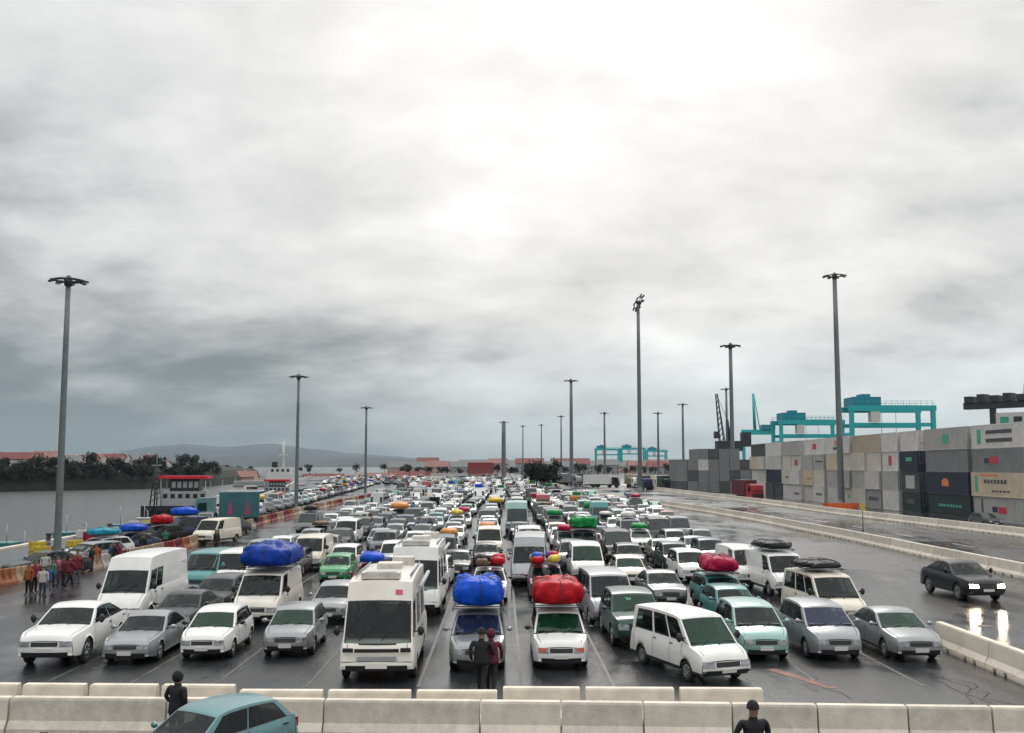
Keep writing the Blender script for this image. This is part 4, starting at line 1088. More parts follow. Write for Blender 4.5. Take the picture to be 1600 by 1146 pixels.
NR = {'white': ['white', 'off white', 'warm white', 'white', 'light grey'], 'pale grey': ['pale grey', 'light grey', 'off white'], 'cream': ['cream', 'warm white'], 'beige': ['beige', 'off white', 'warm white']}
for bi, ((y0, L, cols, mk_), nm) in enumerate(zip(bays, bn)):
    for lv, col in enumerate(cols):
        if bi >= 4 and L > 7 and lv != 3:
            for hf in (0, 1):
                c2_ = rnd.choice(NR.get(col, [col])); mk2 = [(a * 1.6, b * 1.6, c, d, m_) for a, b, c, d, m_ in mk_[lv]] if hf == lv % 2 else []
                container(YX + rnd.uniform(-.25, .25), y0 + 3.03 + hf * 6.13, lv * (CH + .03), 6.06, CH, c2_, f'{c2_} container, {LV[lv]}, {["nearer", "farther"][hf]} half, {nm}', group='containers along the front of the yard', marks=[q_ for q_ in mk2 if abs(q_[0]) < .48 and abs(q_[1]) < .48], far=bi > 6)
            continue
        container(YX + rnd.uniform(-.18, .18), y0 + L / 2, lv * (CH + .03), L, CH, col, f'{col} container, {LV[lv]}, {nm}', group='containers along the front of the yard', marks=mk_[lv], far=bi > 6)
    for rr in (1, 2):
        for lv in range(4):
            if (bi + rr + lv) % 5 == 4 and lv > 2: continue
            if lv < 2 and rr == 2: continue
            col = rnd.choice(['white', 'pale grey', 'mid grey', 'cream', 'navy', 'brick red'])
            container(YX + rr * 2.62, y0 + L / 2, lv * (CH + .03), L, CH, col, f'{col} container, row {["", "two", "three"][rr]}, {(LV + ["fifth level"])[lv]}, {nm}', group='containers in the rows behind', far=True)
# dark stack of container ends
for k in range(7):
    for lv in range(4 if 1 < k < 6 else 3):
        col = 'white' if (k, lv) == (2, 2) else ('mid grey' if (k * 3 + lv) % 4 else 'dark grey')
        container(at(1066 + k * 16.4, 250).x, 256, lv * 2.6, 12.2, 2.59, col, f'{col} container seen end on, {ORD[k + 1]} from the left, {["bottom", "second", "third", "fourth"][lv]} level of the dark stack', group='containers of the dark stack', far=False)
# coloured boxes in the gap between the stacks
for k, (px, lv, col) in enumerate(((1178, 0, 'brick red'), (1192, 0, 'navy'), (1180, 1, 'blue'), (1196, 1, 'pale grey'), (1188, 2, 'red'))):
    container(at(px, 262).x, 268, lv * 2.6, 6.06, 2.59, col, f'{col} container in the gap right of the dark stack, {["bottom", "second", "third"][lv]} level', far=True)
# red stack far down the quay
for lv in range(3):
    for k in range(2):
        col = ['faded pink', 'brick red', 'red'][lv]
        container(at(741 + k * 19, 480).x, 480, lv * 2.6, 6.06, 2.59, col, f'{col} container far down the queue, {["bottom", "middle", "top"][lv]} level, {["left", "right"][k]} half of stack', rz=0, far=True)

# ---------------------------------------------------------------- cranes
M_teal = mat('teal_crane_paint', (.02, .42, .43), .5, var=.15); M_teald = mat('deep_teal_paint', (.01, .22, .30), .5); M_wcab = mat('white_cabin', (.6, .6, .58), .5)
def gantry(px0, px1, d, ztop, label, group, extra=True):
    x0, x1 = at(px0, d).x, at(px1, d).x; W = x1 - x0; cx = (x0 + x1) / 2; dp = 10.0; h = ztop
    t = thing('gantry_crane', label, 'crane', (cx, d, 0), 0, group)
    for sx in (-1, 1):
        for y in (0, dp):
            M = MB(); M.box(sx * W / 2 - .55, sx * W / 2 + .55, y - .5, y + .5, 1.6, h - 2.2); M.build('leg', M_teal, t)
        M = MB(); M.box(sx * W / 2 - .5, sx * W / 2 + .5, -1.5, dp + 1.5, .9, 1.6); M.build('sill_beam', M_teal, t)
        M = MB(); M.box(sx * W / 2 - .35, sx * W / 2 + .35, .5, dp - .5, h * .62, h * .62 + .8); M.build('brace', M_teal, t)
        for y in (-1, 0.6, dp - .6, dp + 1):
            M = MB(); M.lathe([(.01, -.25), (.7, -.25), (.75, 0), (.7, .25), (.01, .25)], 10, (sx * W / 2, y, .75), axis='x'); M.build('wheel', M_rubber, t)
    for y in (0, dp):
        M = MB(); M.box(-W / 2 - .8, W / 2 + .8, y - .55, y + .55, h - 2.19, h - .7); M.build('girder', M_teal, t)
        M = MB()
        for z in (h - .1, h + .5): M.tube((-W / 2 - .8, y, z), (W / 2 + .8, y, z), .06, n=4)
        for k in range(15): M.tube((lerp(-W / 2, W / 2, k / 14), y, h - .7), (lerp(-W / 2, W / 2, k / 14), y, h + .5), .06, n=4)
        M.build('handrail', M_teal, t)
    M = MB(); M.box(-W / 2 + 1, -W / 2 + 8.5, 1, dp - 1, h - .68, h + 1.7); M.box(-W / 2 + 3.5, -W / 2 + 6, 2, 6, h + 1.7, h + 2.5); M.build('trolley', M_teald, t)
    M = MB(); M.box(-W / 2 + 5, -W / 2 + 7.4, -1, 1.5, h - 5.2, h - 2.4); M.build('operator_cab', M_wcab, t)
    if extra:
        for y in (0, dp):
            M = MB(); M.box(-W / 2 + .6, W / 2 - .6, y - .35, y + .35, h - 6.4, h - 5.4); M.build('lower_beam', M_teal, t)
    M = MB(); M.box(-W / 2 + 8, -W / 2 + 14, 1.5, 4, h * .45, h * .45 + .5)
    for k in (-W / 2 + 9, -W / 2 + 13): M.tube((k, 2.7, h * .45 + .5), (k, 2.7, h - 2), .07, n=4)
    M.build('spreader', M_teald, t)
    return t
gg = 'teal gantry cranes in the container yard'
gantry(1333, 1461, 275, 23.2, 'large teal gantry crane above the containers right of the tall mast', gg)
gantry(1222, 1318, 335, 22.0, 'teal gantry crane above the containers left of the tall mast', gg)
gantry(932, 968, 870, 21.5, 'leftmost of the small far teal gantries by the tipped-head mast', gg)
gantry(972, 1008, 900, 22.5, 'middle small far teal gantry crossing behind the tipped-head mast', gg)
gantry(1012, 1042, 930, 21.0, 'rightmost of the small far teal gantries, before the dark stack', gg)
# raised teal jib far away
t = thing('ship_crane', 'pale teal crane with a raised jib rising behind the left end of the container wall', 'crane', (at(1186, 620).x, 620, 0))
M = MB()
for s in (-1, 1):
    M.box(s * 9 - .8, s * 9 + .8, -1, 1, 0, 26); 
M.box(-10, 10, -1, 1, 25, 28); M.build('portal', M_teal, t)
M = MB(); M.tube((-2, 0, 27), (-2.6, 0, 50), 1.0, .7, 6); M.tube((1.2, 0, 27), (-2.2, 0, 50), .3, .3, 5); M.build('jib', M_teal, t)
M = MB(); M.box(2, 10, -2, 3, 28, 31); M.build('machine_house', M_teald, t)
# black harbour crane
bx = at(1137, 330).x
t = thing('harbour_crane', 'black mobile harbour crane with steep jib behind the dark container stack', 'crane', (bx, 330, 0))
M = MB(); M.box(-6, 6, -4, 4, .8, 2.6); M.build('undercarriage', M_dsteel, t)
M = MB(); M.tube((0, 0, 2.6), (0, 0, 11), 1.6, 1.4, 12); M.build('slewing_column', M_wcab, t)
M = MB(); M.box(-3.6, 4.6, -2, 2, 11, 14.2); M.box(4.6, 7.4, -1.7, 1.7, 12.4, 17); M.build('machine_house', M_dsteel, t)
M = MB()
for s in (-1, 1):
    for q in (-.8, .8): M.tube((-1.6 + q, s * .9, 13.5), (-3.2 + q * .35, s * .3, 29.5), .16, .12, 5)
for k in range(9):
    a = k / 9; b2 = (k + 1) / 9
    for s in (-1, 1): M.tube((lerp(-2.4, -3.5, a), s * .8, lerp(13.5, 29.5, a)), (lerp(-.8, -2.9, b2), s * .6, lerp(13.5, 29.5, b2)), .1, n=4)
M.build('lattice_jib', M_dsteel, t)
M = MB(); M.tube((1, -.8, 14), (.2, -.5, 21), .35, .25, 6); M.tube((1, .8, 14), (.2, .5, 21), .35, .25, 6); M.tube((.2, 0, 21), (-3.0, 0, 29), .08, n=4); M.build('mast_tower', M_dsteel, t)
M = MB(); M.box(-4.6, -2.9, -2.6, -1.2, 15, 17.2); M.build('operator_cab', M_dsteel, t)
# dark yard gantry at the right edge
p0, p1 = at(1512, 152), at(1640, 143)
t = thing('yard_gantry', 'black gantry beam with stubby housings crossing the top right edge over the containers', 'crane', (p0.x, p0.y, 0))
u = Vector((p1.x - p0.x, p1.y - p0.y, 0)); Lb = u.length; ar = math.atan2(u.y, u.x); t.rotation_euler.z = ar
M = MB(); M.box(0, Lb, -.6, .6, 14.6, 15.6); M.build('girder', M_dsteel, t)
for k in range(7):
    M = MB(); x = .3 + k * 1.9; M.box(x, x + 1.1, -.9, .9, 15.61, 16.5 + .25 * (k % 2)); M.build('motor_housing', M_dsteel, t)
for x in (4.1, 11.8):
    M = MB(); M.box(x - .35, x + .35, -.35, .35, 0, 14.59); M.build('leg', M_dsteel, t)
M = MB(); M.box(5.0, 11.2, -1.1, 1.1, 11.6, 13.9); M.build('machine_house', M_wcab, t)
for k in range(3):
    M = MB(); M.box(5.6 + k * 1.9, 6.8 + k * 1.9, -1.13, -1.09, 12.1, 13.3); M.build('window', M_logo_g if k == 0 else M_glass, t)
M = MB(); M.tube((9, 0, 15.6), (9, 0, 18.0), .5, .35, 8); M.build('beacon_mast', M_teal, t)

# ---------------------------------------------------------------- lorries
def lorry(px, py, cabc, boxc, label, rz=0, Lb=9.0, hb=2.7, boxm=None):
    g = G(px, py); t = thing('lorry', label, 'lorry', (g.x, g.y, 0), R(rz))
    M = MB(); x = 1.22
    prof = [(0, .5), (-.05, 1.5), (.18, 2.75), (.5, 3.0), (2.1, 3.05), (2.15, .7)]
    M.grid([[(s, y, z) for y, z in prof] for s in (-x, -x * .97, x * .97, x)], 0, False)
    for s in (-x, x): M.quad([(s, y, z) for y, z in prof])
    M.quad([(-x, 2.15, .7), (x, 2.15, .7), (x, 0, .5), (-x, 0, .5)]); M.build('cab', PAINT[cabc], t)
    M = MB(); M.quad([(-1.05, -.03, 1.62), (1.05, -.03, 1.62), (1.0, .16, 2.6), (-1.0, .16, 2.6)]); M.build('windscreen', M_glass, t)
    for s in (-1, 1):
        M = MB(); M.quad([(s * 1.23, .3, 1.65), (s * 1.23, 1.3, 1.65), (s * 1.23, 1.3, 2.5), (s * 1.23, .42, 2.5)]); M.build('side_window', M_glass, t)
    M = MB(); M.box(-1.05, 1.05, -.05, .02, .7, 1.25); M.build('grille', M_black, t)
    M = MB(); M.box(-.5, .5, 1.8, 2.4 + Lb, .6, .9); M.build('chassis', M_dsteel, t)
    M = MB(); M.box(-1.25, 1.25, 2.5, 2.5 + Lb, 1.0, 1.0 + hb); M.build('cargo_box', boxm or PAINT[boxc], t)
    for y in (.85, 2.9, Lb * .8, Lb * .8 + 1.3):
        for s in (-1, 1): M = MB(); M.lathe([(.01, -.15), (.5, -.15), (.52, 0), (.5, .15), (.01, .15)], 12, (s * 1.05, y, .52), axis='x'); M.build('wheel', M_rubber, t)
    return t
lorry(884, 757, 'white', 'white', 'white box lorry at the far end of the lot, right of the tree clump', 12)
lorry(905, 759, 'silver', 'silver', 'grey box lorry beside the white one at the far lot end', 35)
lorry(938, 758, 'white', 'grey', 'lorry with a mid grey box parked below the leftmost far gantry', 60)
lorry(968, 762, 'dark grey', 'white', 'dark cabbed lorry with a pale roofed box at the head of the far road', 75, 8)
lorry(996, 763, 'white', 'gold', 'lorry with a tan box under the tipped-head mast', 10, 6)
lorry(1013, 766, 'dark blue', 'grey', 'dark blue lorry just right of the tipped-head mast foot', 5, 6)
lorry(1032, 765, 'cream', 'cream', 'cream lorry left of the dark container stack', 5, 6)
lorry(1046, 767, 'dark green', 'dark green', 'dark green lorry touching the dark container stack', 5, 6)
lorry(1184, 783, 'red', 'maroon', 'dark red lorry in the gap between the dark stack and the white containers', 15, 5)
park('hatchback', 'dark grey', 'dark small car half hidden behind the concrete barrier under the right-edge containers', 1556, 825, 4, 1, group=None)
# skip by the mast
g = G(1314, 801); t = thing('skip', 'orange red open skip of planks at the foot of the tall mast', 'skip', (g.x, g.y, 0), R(8))
M = MB(); w = 2.3
M.grid([[(-w + .5, y, .15), (-w, y, 1.25), (-w + .08, y, 1.25), (-w + .55, y, .3), (w - .55, y, .3), (w - .08, y, 1.25), (w, y, 1.25), (w - .5, y, .15)] for y in (-.9, .9)], 0, False)
for y in (-.9, .9): M.quad([(-w + .5, y, .15), (w - .5, y, .15), (w, y, 1.25), (-w, y, 1.25)])
M.build('skip_body', mat('orange_red_paint', (.55, .10, .03), .55, var=.2), t)
for k in range(5):
    M = MB(); M.box(-1.9 + k * .1, 1.7 + k * .08, -.7 + k * .3, -.5 + k * .3, 1.0 + .07 * (k % 3), 1.1 + .07 * (k % 3), rz=.05 * (k - 2)); M.build('plank', mat('timber', (.42, .26, .12), .8, var=.2), t)
g = G(1349, 838); t = thing('sign_post', 'thin grey sign post with a small yellow plate standing on the median of the road', 'sign', (g.x, g.y, 0))
M = MB(); M.tube((0, 0, 0), (0, 0, 2.9), .05, n=6); M.build('post', M_galv, t)
M = MB(); M.box(-.22, .22, -.07, -.05, 2.3, 2.9); M.build('sign_plate', mat('yellow_sign', (.55, .42, .08), .5), t)

# ---------------------------------------------------------------- boats
M_hullk = mat('black_hull', (.02, .022, .025), .4); M_hullb = mat('teal_hull', (.03, .17, .19), .45, var=.2); M_decka = mat('grey_deckhouse', (.36, .38, .38), .55, var=.1); M_redc = mat('red_awning', (.62, .01, .03), .5)
def hull(M, L, Wd, z0, h, m=0):
    rows = []
    for k in range(13):
        u = k / 12; x = lerp(-L / 2, L / 2, u); w = Wd / 2 * (1 - max(0, (u - .6) / .4) ** 2.2) * (1 - .25 * max(0, (.15 - u) / .15)); sh = h * (1 + .55 * max(0, u - .55) ** 1.5 * 2)
        rows.append([(x, -w * .6, z0 - .8), (x, -w * .93, z0 + .3), (x, -w, z0 + sh), (x, w, z0 + sh), (x, w * .93, z0 + .3), (x, w * .6, z0 - .8)])
    M.grid(rows, m, False); M.quad(rows[0], m)
def boat(px, d, L, rz, label, roofpx=None, hm=None, s=1.0, mast=True, ztop=4.8):
    p = at(px, d); z0 = -2.4
    t = thing('work_boat', label, 'boat', (p.x, p.y, z0), R(rz))
    M = MB(); hull(M, L, L * .30, 0, 2.3 * s); M.build('hull', hm or M_hullk, t)
    zt = ztop + 2.4; w = L * .11
    M = MB(); M.box(-L * .30, L * .16, -w, w, 2.2 * s, zt * .66); M.build('deckhouse', M_decka, t)
    for k in range(6):
        M = MB(); x = lerp(-L * .28, L * .10, k / 5)
        for s2 in (-1, 1): M.box(x, x + L * .045, s2 * w - .03, s2 * w + .03, zt * .5, zt * .6)
        M.build('window', M_win, t)
    M = MB(); M.box(-L * .22, L * .08, -w * .8, w * .8, zt * .66, zt * .94); M.build('wheelhouse', M_hullk, t)
    for k in range(5):
        M = MB(); x = lerp(-L * .2, L * .03, k / 4)
        for s2 in (-1, 1): M.box(x, x + L * .04, s2 * w * .8 - .03, s2 * w * .8 + .03, zt * .74, zt * .88)
        M.build('window', M_decka, t)
    M = MB(); M.box(-L * .32, L * .17, -w * 1.25, w * 1.25, zt * .945, zt * .945 + .45); M.build('awning', M_redc, t)
    for x in (-L * .30, L * .15):
        for s2 in (-1, 1): M = MB(); M.tube((x, s2 * w * 1.1, 2.2 * s), (x, s2 * w * 1.1, zt * .945), .08, n=5); M.build('awning_post', M_decka, t)
    if mast:
        M = MB(); x = -L * .38
        for a, b2 in ((-.9, 0), (.9, 0), (0, -.8), (0, .8)): M.tube((x + a, b2, 2.2), (x + a * .3, b2 * .3, zt + 1.8), .12, .08, 5)
        for k in range(6): z = 3 + k * (zt - 2) / 6; M.tube((x - .8, 0, z), (x + .8, 0, z + .6), .07, n=4); M.tube((x, -.7, z + .3), (x, .7, z + .9), .07, n=4)
        M.build('mast', M_hullk, t)
        M = MB(); M.tube((x, 0, zt + 1.8), (x, 0, zt + 3.2), .05, n=5); M.box(x - .8, x + .8, -.1, .1, zt + 1.7, zt + 1.85); M.build('antenna', M_decka, t)
    M = MB(); M.tube((L * .3, 0, 2.4), (L * .3, 0, 5.0), .07, n=5); M.build('bow_post', M_decka, t)
    for k in range(7):
        M = MB(); xx = lerp(-L * .4, L * .2, k / 6); M.lathe([(.25, -.12), (.42, -.1), (.42, .1), (.25, .12)], 10, (0, 0, 0), axis='x'); o = M.build('tyre_fender', M_rubber, t); o.location = (xx, -L * .15 - .1, 1.5); o.rotation_euler.z = math.pi / 2
    return t
boat(303, 168, 15.5, 4, 'black hulled work boat under a long bright red awning, behind the left queue', ztop=4.6)
boat(440, 262, 13.0, 6, 'smaller boat with a short bright red awning, farther along the quay', ztop=2.7, mast=False, hm=M_hullb)
# white ship with tall mast
p = at(440, 430); t = thing('ship', 'white ship superstructure with a tall pale mast, beyond the second red awning', 'ship', (p.x, p.y, -2.4), R(8))
M = MB(); hull(M, 38, 9, 0, 2.4); M.build('hull', M_decka, t)
M = MB(); M.box(-6, 6, -3.2, 3.2, 2.4, 5.4); M.box(-4.5, 4.0, -2.8, 2.8, 5.4, 8.0); M.build('superstructure', M_wcab, t)
for k in range(4):
    M = MB(); M.box(-4 + k * 2.1, -3 + k * 2.1, -2.86, -2.8, 6.2, 7.3); M.build('window', M_win, t)
M = MB(); M.tube((.6, 0, 8), (.6, 0, 19), .7, .35, 8); M.box(-1.2, 2.4, -.3, .3, 13, 13.4); M.build('mast', M_wcab, t)
M = MB(); M.box(-3.9, -1.6, -1.2, 1.2, 8.0, 10.3); M.build('funnel', M_hullk, t)
# small moored yachts / pale craft far along the quay wall
for i, (px, d) in enumerate(((372, 240), (395, 300), (470, 330), (492, 360), (350, 200))):
    p = at(px, d); t = thing('small_boat', ['small white launch right of the long red awning', 'white launch left of the short red awning', 'first white launch beyond the short red awning', 'second white launch beyond the short red awning', 'small white launch close behind the teal truck'][i], 'boat', (p.x, p.y, -2.4), R(10 + 20 * i))
    M = MB(); hull(M, 9, 2.8, 0, 1.3); M.build('hull', PAINT['white'], t)
    M = MB(); M.box(-2.2, 1.2, -1, 1, 1.3, 3.0); M.build('cabin', M_wcab, t); M = MB(); M.box(-1.9, 1.23, -1.03, 1.03, 1.9, 2.6); M.build('window_band', M_win, t)
    M = MB(); M.tube((-.5, 0, 3), (-.5, 0, 6.0), .05, n=4); M.build('mast', M_decka, t)

fb = [(118, 78, 'teal', 'nearest fishing boat beyond the quay edge, right of the left lamp post'), (150, 88, 'white', 'white fishing boat beyond the quay edge, second from the lamp post'), (182, 101, 'dark blue', 'dark blue fishing boat beyond the quay edge, third from the lamp post'),
      (208, 114, 'red', 'red fishing boat beyond the quay edge, fourth from the lamp post'), (231, 128, 'white', 'white fishing boat close before the black work boat'), (396, 215, 'dark green', 'dark green fishing boat right of the teal lorry'), (415, 236, 'white', 'white fishing boat left below the short red awning')]
rb = random.Random(4)
for px, d, col, lab in fb:
    p = at(px, d); t = thing('fishing_boat', lab, 'boat', (min(p.x, interp([(60, -40.6), (110, -41.5), (160, -46), (290, -65)], d)), d, -2.4), R(rb.uniform(70, 110)), 'small fishing boats moored at the quay'); t.scale = (.8, .8, .62)
    M = MB(); hull(M, 9.5, 3.2, 0, 1.7); M.build('hull', PAINT[col], t)
    M = MB(); M.box(-3.0, -.6, -.95, .95, 1.5, 3.7); M.box(-3.15, -.4, -1.1, 1.1, 3.71, 3.85); M.build('wheelhouse', M_decka if px % 2 else PAINT['teal'], t)
    for s2 in (-1, 1): M = MB(); M.box(-2.6, -1.0, s2 * .96 - .01, s2 * .96 + .01, 2.7, 3.4); M.build('window', M_win, t)
    M = MB(); M.box(-.61, -.57, -.75, .75, 2.7, 3.4); M.build('window', M_win, t)
    M = MB(); M.tube((-1.8, 0, 3.8), (-1.8, 0, 6.4 + rb.uniform(-.5, 1)), .06, n=5); M.tube((1.6, 0, 1.4), (1.6, 0, 5.0), .07, n=5); M.tube((1.6, 0, 4.6), (-.6, 0, 5.6), .04, n=4); M.build('mast', M_decka, t)
    M = MB(); M.box(.4, 2.6, -.9, .9, 1.5, 2.0); M.build('fish_hold', CC['orange'], t)
# crates, net heaps and bollards on the quay
cl = ['crimson', 'blue', 'white', 'orange', 'green', 'yellow']
cm = [T_magenta, CC['blue'], CC['white'], CC['orange'], CC['green'], T_yellow]
def crate_mesh():
    M = MB()
    for z in (0, .22, .44): M.box(-.6, .6, -.4, -.37, z + .02, z + .2); M.box(-.6, .6, .37, .4, z + .02, z + .2); M.box(-.6, -.57, -.37, .37, z + .02, z + .2); M.box(.57, .6, -.37, .37, z + .02, z + .2)
    for a in (-.56, .56):
        for b in (-.36, .36): M.box(a - .03, a + .03, b - .03, b + .03, 0, .66)
    M.box(-.57, .57, -.37, .37, .03, .5)
    return M.mesh('fish_crate', [CC['blue']])
CRM = crate_mesh()
for k in range(22):
    y = 74 + k * 4.3 + rb.uniform(-1, 1); x = rb.uniform(-35.8, -32.2) if y < 88 else rb.uniform(-37.2, -36.2); j = rb.randrange(6)
    o = link('fish_crate', CRM, None, (x, y, 0), rb.uniform(0, 3), label=f'{cl[j]} crate on the quay by the water, {ORD[k + 1]} from the near end', category='crate', group='crates on the quay'); o.scale = (.9, .9, rb.choice((.7, 1, 1.3)))
    o.material_slots[0].link = 'OBJECT'; o.material_slots[0].material = cm[j]
for k in range(12):
    y = 44 + k * 14; o = MB(); o.lathe([(.24, 0), (.2, .08), (.17, .4), (.26, .5), (.24, .6), (.01, .63)], 12)
    o = o.build('bollard', M_dsteel); o.location = (interp([(60, -37), (110, -38), (160, -42.3), (290, -61)], y), y, .16); o['label'] = f'black mooring bollard on the quay edge, {ORD[k + 1]} from the near end'; o['category'] = 'bollard'; o['group'] = 'bollards on the quay edge'

# ---------------------------------------------------------------- people
def person_mesh(pose, seed=0):
    def mk():
        J = {'pel': (0, 0, .95), 'ch': (0, 0, 1.22), 'nk': (0, -.01, 1.46), 'hd': (0, -.03, 1.60), 'tp': (0, -.02, 1.70)}
        arms = {'stand': ((.20, 0, 1.38), (.25, .02, 1.12), (.25, -.05, .88)), 'walk': ((.20, 0, 1.38), (.26, .10, 1.14), (.24, .02, .92)), 'lean': ((.20, -.05, 1.36), (.24, -.22, 1.15), (.15, -.42, 1.06)), 'pocket': ((.2, 0, 1.38), (.29, .05, 1.13), (.18, -.08, .95))}[pose]
        arms2 = arms if pose != 'walk' else ((.20, 0, 1.38), (.26, -.08, 1.13), (.23, -.22, .97))
        legs = {'stand': ((.10, 0, .88), (.11, -.01, .48), (.12, .02, .07), (.13, -.14, .04)), 'walk': ((.10, 0, .88), (.10, -.16, .50), (.10, -.20, .08), (.10, -.36, .05)), 'lean': ((.10, .05, .88), (.12, .03, .47), (.13, .06, .07), (.13, -.1, .04)), 'pocket': ((.1, 0, .88), (.12, 0, .47), (.13, .03, .07), (.15, -.12, .04))}[pose]
        legs2 = legs if pose != 'walk' else ((.10, .02, .88), (.10, .10, .48), (.10, .30, .14), (.10, .20, .05))
        if pose == 'lean': J.update({'ch': (0, -.12, 1.2), 'nk': (0, -.26, 1.40), 'hd': (0, -.36, 1.50), 'tp': (0, -.38, 1.60)})
        vs = [J['pel'], J['ch'], J['nk'], J['hd'], J['tp']]; rad = [.15, .17, .065, .10, .075]; ed = [(0, 1), (1, 2), (2, 3), (3, 4)]
        for s, A2 in ((1, arms), (-1, arms2)):
            k = len(vs)
            for (x, y, z), r_ in zip(A2, (.075, .05, .042)): vs.append((s * x, y, z)); rad.append(r_)
            ed += [(1, k), (k, k + 1), (k + 1, k + 2)]
            hx, hy, hz = vs[-1]; vs.append((hx, hy - .03, hz - .09)); rad.append(.035); ed.append((k + 2, k + 3))
        for s, A2 in ((1, legs), (-1, legs2)):
            k = len(vs)
            for (x, y, z), r_ in zip(A2, (.10, .07, .05, .045)): vs.append((s * x, y, z)); rad.append(r_)
            ed += [(0, k), (k, k + 1), (k + 1, k + 2), (k + 2, k + 3)]
        me = bpy.data.meshes.new('person_frame'); me.from_pydata(vs, ed, []); o = bpy.data.objects.new('person_frame', me); C.objects.link(o)
        sk = o.modifiers.new('s', 'SKIN'); ss = o.modifiers.new('u', 'SUBSURF'); ss.levels = 1; ss.render_levels = 1
        for i, r_ in enumerate(rad): me.skin_vertices[0].data[i].radius = (r_, r_ * (.78 if i in (0, 1) else 1)); 
        me.skin_vertices[0].data[0].use_root = True
        dg = bpy.context.evaluated_depsgraph_get(); res = bpy.data.meshes.new_from_object(o.evaluated_get(dg)); bpy.data.objects.remove(o)
        res.name = 'person'; res.materials.clear()
        skin = mat('skin', (.28, .16, .11), .6); hair = mat('dark_hair', (.015, .012, .01), .7)
        for m_ in (PAINT['black'], PAINT['black'], skin, hair, M_black): res.materials.append(m_)
        hz = J['hd'][2]
        for p_ in res.polygons:
            c = p_.center; p_.use_smooth = True
            p_.material_index = 4 if c.z < .10 else 1 if c.z < .90 else (3 if (c.z > hz - .01 and (c.y > J['hd'][1] - .05 or c.z > hz + .08)) else 2) if c.z > J['nk'][2] + .03 and abs(c.x) < .14 else 0
            if abs(c.x) > .17 and c.z < arms[2][2] - .03 and c.z > .72: p_.material_index = 2
        return res
    return cached(('person', pose), mk)
CL = {n: mat('cloth_' + n.replace(' ', '_'), c, .85, var=.25, vscale=9) for n, c in {'black': (.012, .012, .014), 'red': (.15, .012, .025), 'blue': (.02, .07, .19), 'white': (.42, .41, .39), 'green': (.03, .15, .10), 'burgundy': (.10, .012, .03), 'orange': (.26, .08, .02), 'denim': (.03, .045, .09), 'grey': (.12, .12, .13), 'brown': (.10, .06, .04), 'pink': (.34, .08, .14)}.items()}
def person(x, y, rz, pose, top, legs, label, s=1.0, group=None, z=0, hood=None):
    o = link('person', person_mesh(pose), None, (x, y, z), R(rz), label=label, category='person')
    if group: o['group'] = group
    o.scale = (s * 1.12, s * 1.12, s)
    for i, m_ in ((0, CL[top]), (1, CL[legs])): o.material_slots[i].link = 'OBJECT'; o.material_slots[i].material = m_
    zo = 1.60 if pose != 'lean' else 1.50; yo = -.02 if pose != 'lean' else -.35
    if hood:
        M = MB(); rows = []
        for k in range(7):
            a = math.pi * k / 7 - math.pi / 2 + .1
            rows.append([((.105 if hood == 'cap' else .118) * math.cos(a) * math.cos(b2), yo + .02 + .125 * math.cos(a) * math.sin(b2), zo + .02 + .145 * math.sin(a)) for b2 in [2 * math.pi * j / 12 for j in range(12)]])
        M.grid(rows[3:] if hood == 'cap' else rows, 0, True, True); M.quad(rows[-1]); M.build('hood' if hood != 'cap' else 'cap', CL[top if hood != 'cap' else 'black'], o)
    # coat hem so the jacket hangs away from the legs
    M = MB(); hy = 0.0
    M.lathe([(.165, 1.25), (.185, 1.05), (.20, .90), (.215, .80), (.195, .80), (.15, 1.0)], 14, (0, hy if pose != 'lean' else .0, 0)); 
    M.v = [(v[0], v[1] * .78 + (0 if pose != 'lean' else -.14 * max(0, (v[2] - .95)) * 2), v[2]) for v in M.v]; M.build('coat', CL[top], o)
    return o
g = G(752, 1086); person(g.x, g.y, 165, 'walk', 'black', 'black', 'person in black jacket and dark cap, left one of the walking pair', 1.04, hood='cap')
g = G(767, 1083); person(g.x, g.y, 172, 'walk', 'burgundy', 'black', 'person in burgundy patterned hooded coat, right of the walking pair by the blue-loaded van', 1.0, hood='h')
person(at(288, 23.8).x, 23.8, 150, 'pocket', 'black', 'black', 'dark hooded figure standing between the parked teal car and the front barrier', .96, hood='h')
person(at(1168, 20.2).x, 20.2, 10, 'pocket', 'black', 'black', 'lone person all in black in front of the barrier near the angled minibus', 1.03, hood='cap')
person(at(1338, 17.9).x, 17.9, 180, 'stand', 'orange', 'denim', 'person with an orange hood just showing at the bottom edge before the front barrier', .99, hood='h')
crowd = [(44, 930, 'orange', 'black', 'stand'), (53, 927, 'red', 'black', 'pocket'), (66, 934, 'white', 'denim', 'stand'), (74, 931, 'blue', 'grey', 'walk'), (82, 922, 'green', 'black', 'stand'), (90, 915, 'pink', 'denim', 'pocket'), (98, 917, 'burgundy', 'black', 'stand'), (108, 919, 'red', 'black', 'walk'), (119, 912, 'red', 'grey', 'stand'),
         (70, 906, 'white', 'green', 'stand'), (80, 898, 'red', 'grey', 'pocket'), (96, 899, 'white', 'black', 'stand'), (106, 903, 'black', 'red', 'walk'), (120, 903, 'orange', 'denim', 'stand'), (142, 894, 'black', 'denim', 'pocket'), (150, 890, 'orange', 'black', 'stand'), (172, 886, 'blue', 'orange', 'stand'), (178, 888, 'black', 'brown', 'walk'),
         (186, 884, 'red', 'black', 'stand'), (223, 872, 'black', 'red', 'stand'), (258, 858, 'green', 'red', 'pocket'), (317, 846, 'black', 'red', 'stand'), (336, 864, 'black', 'black', 'stand'), (340, 862, 'black', 'denim', 'pocket'), (378, 828, 'green', 'red', 'stand')]
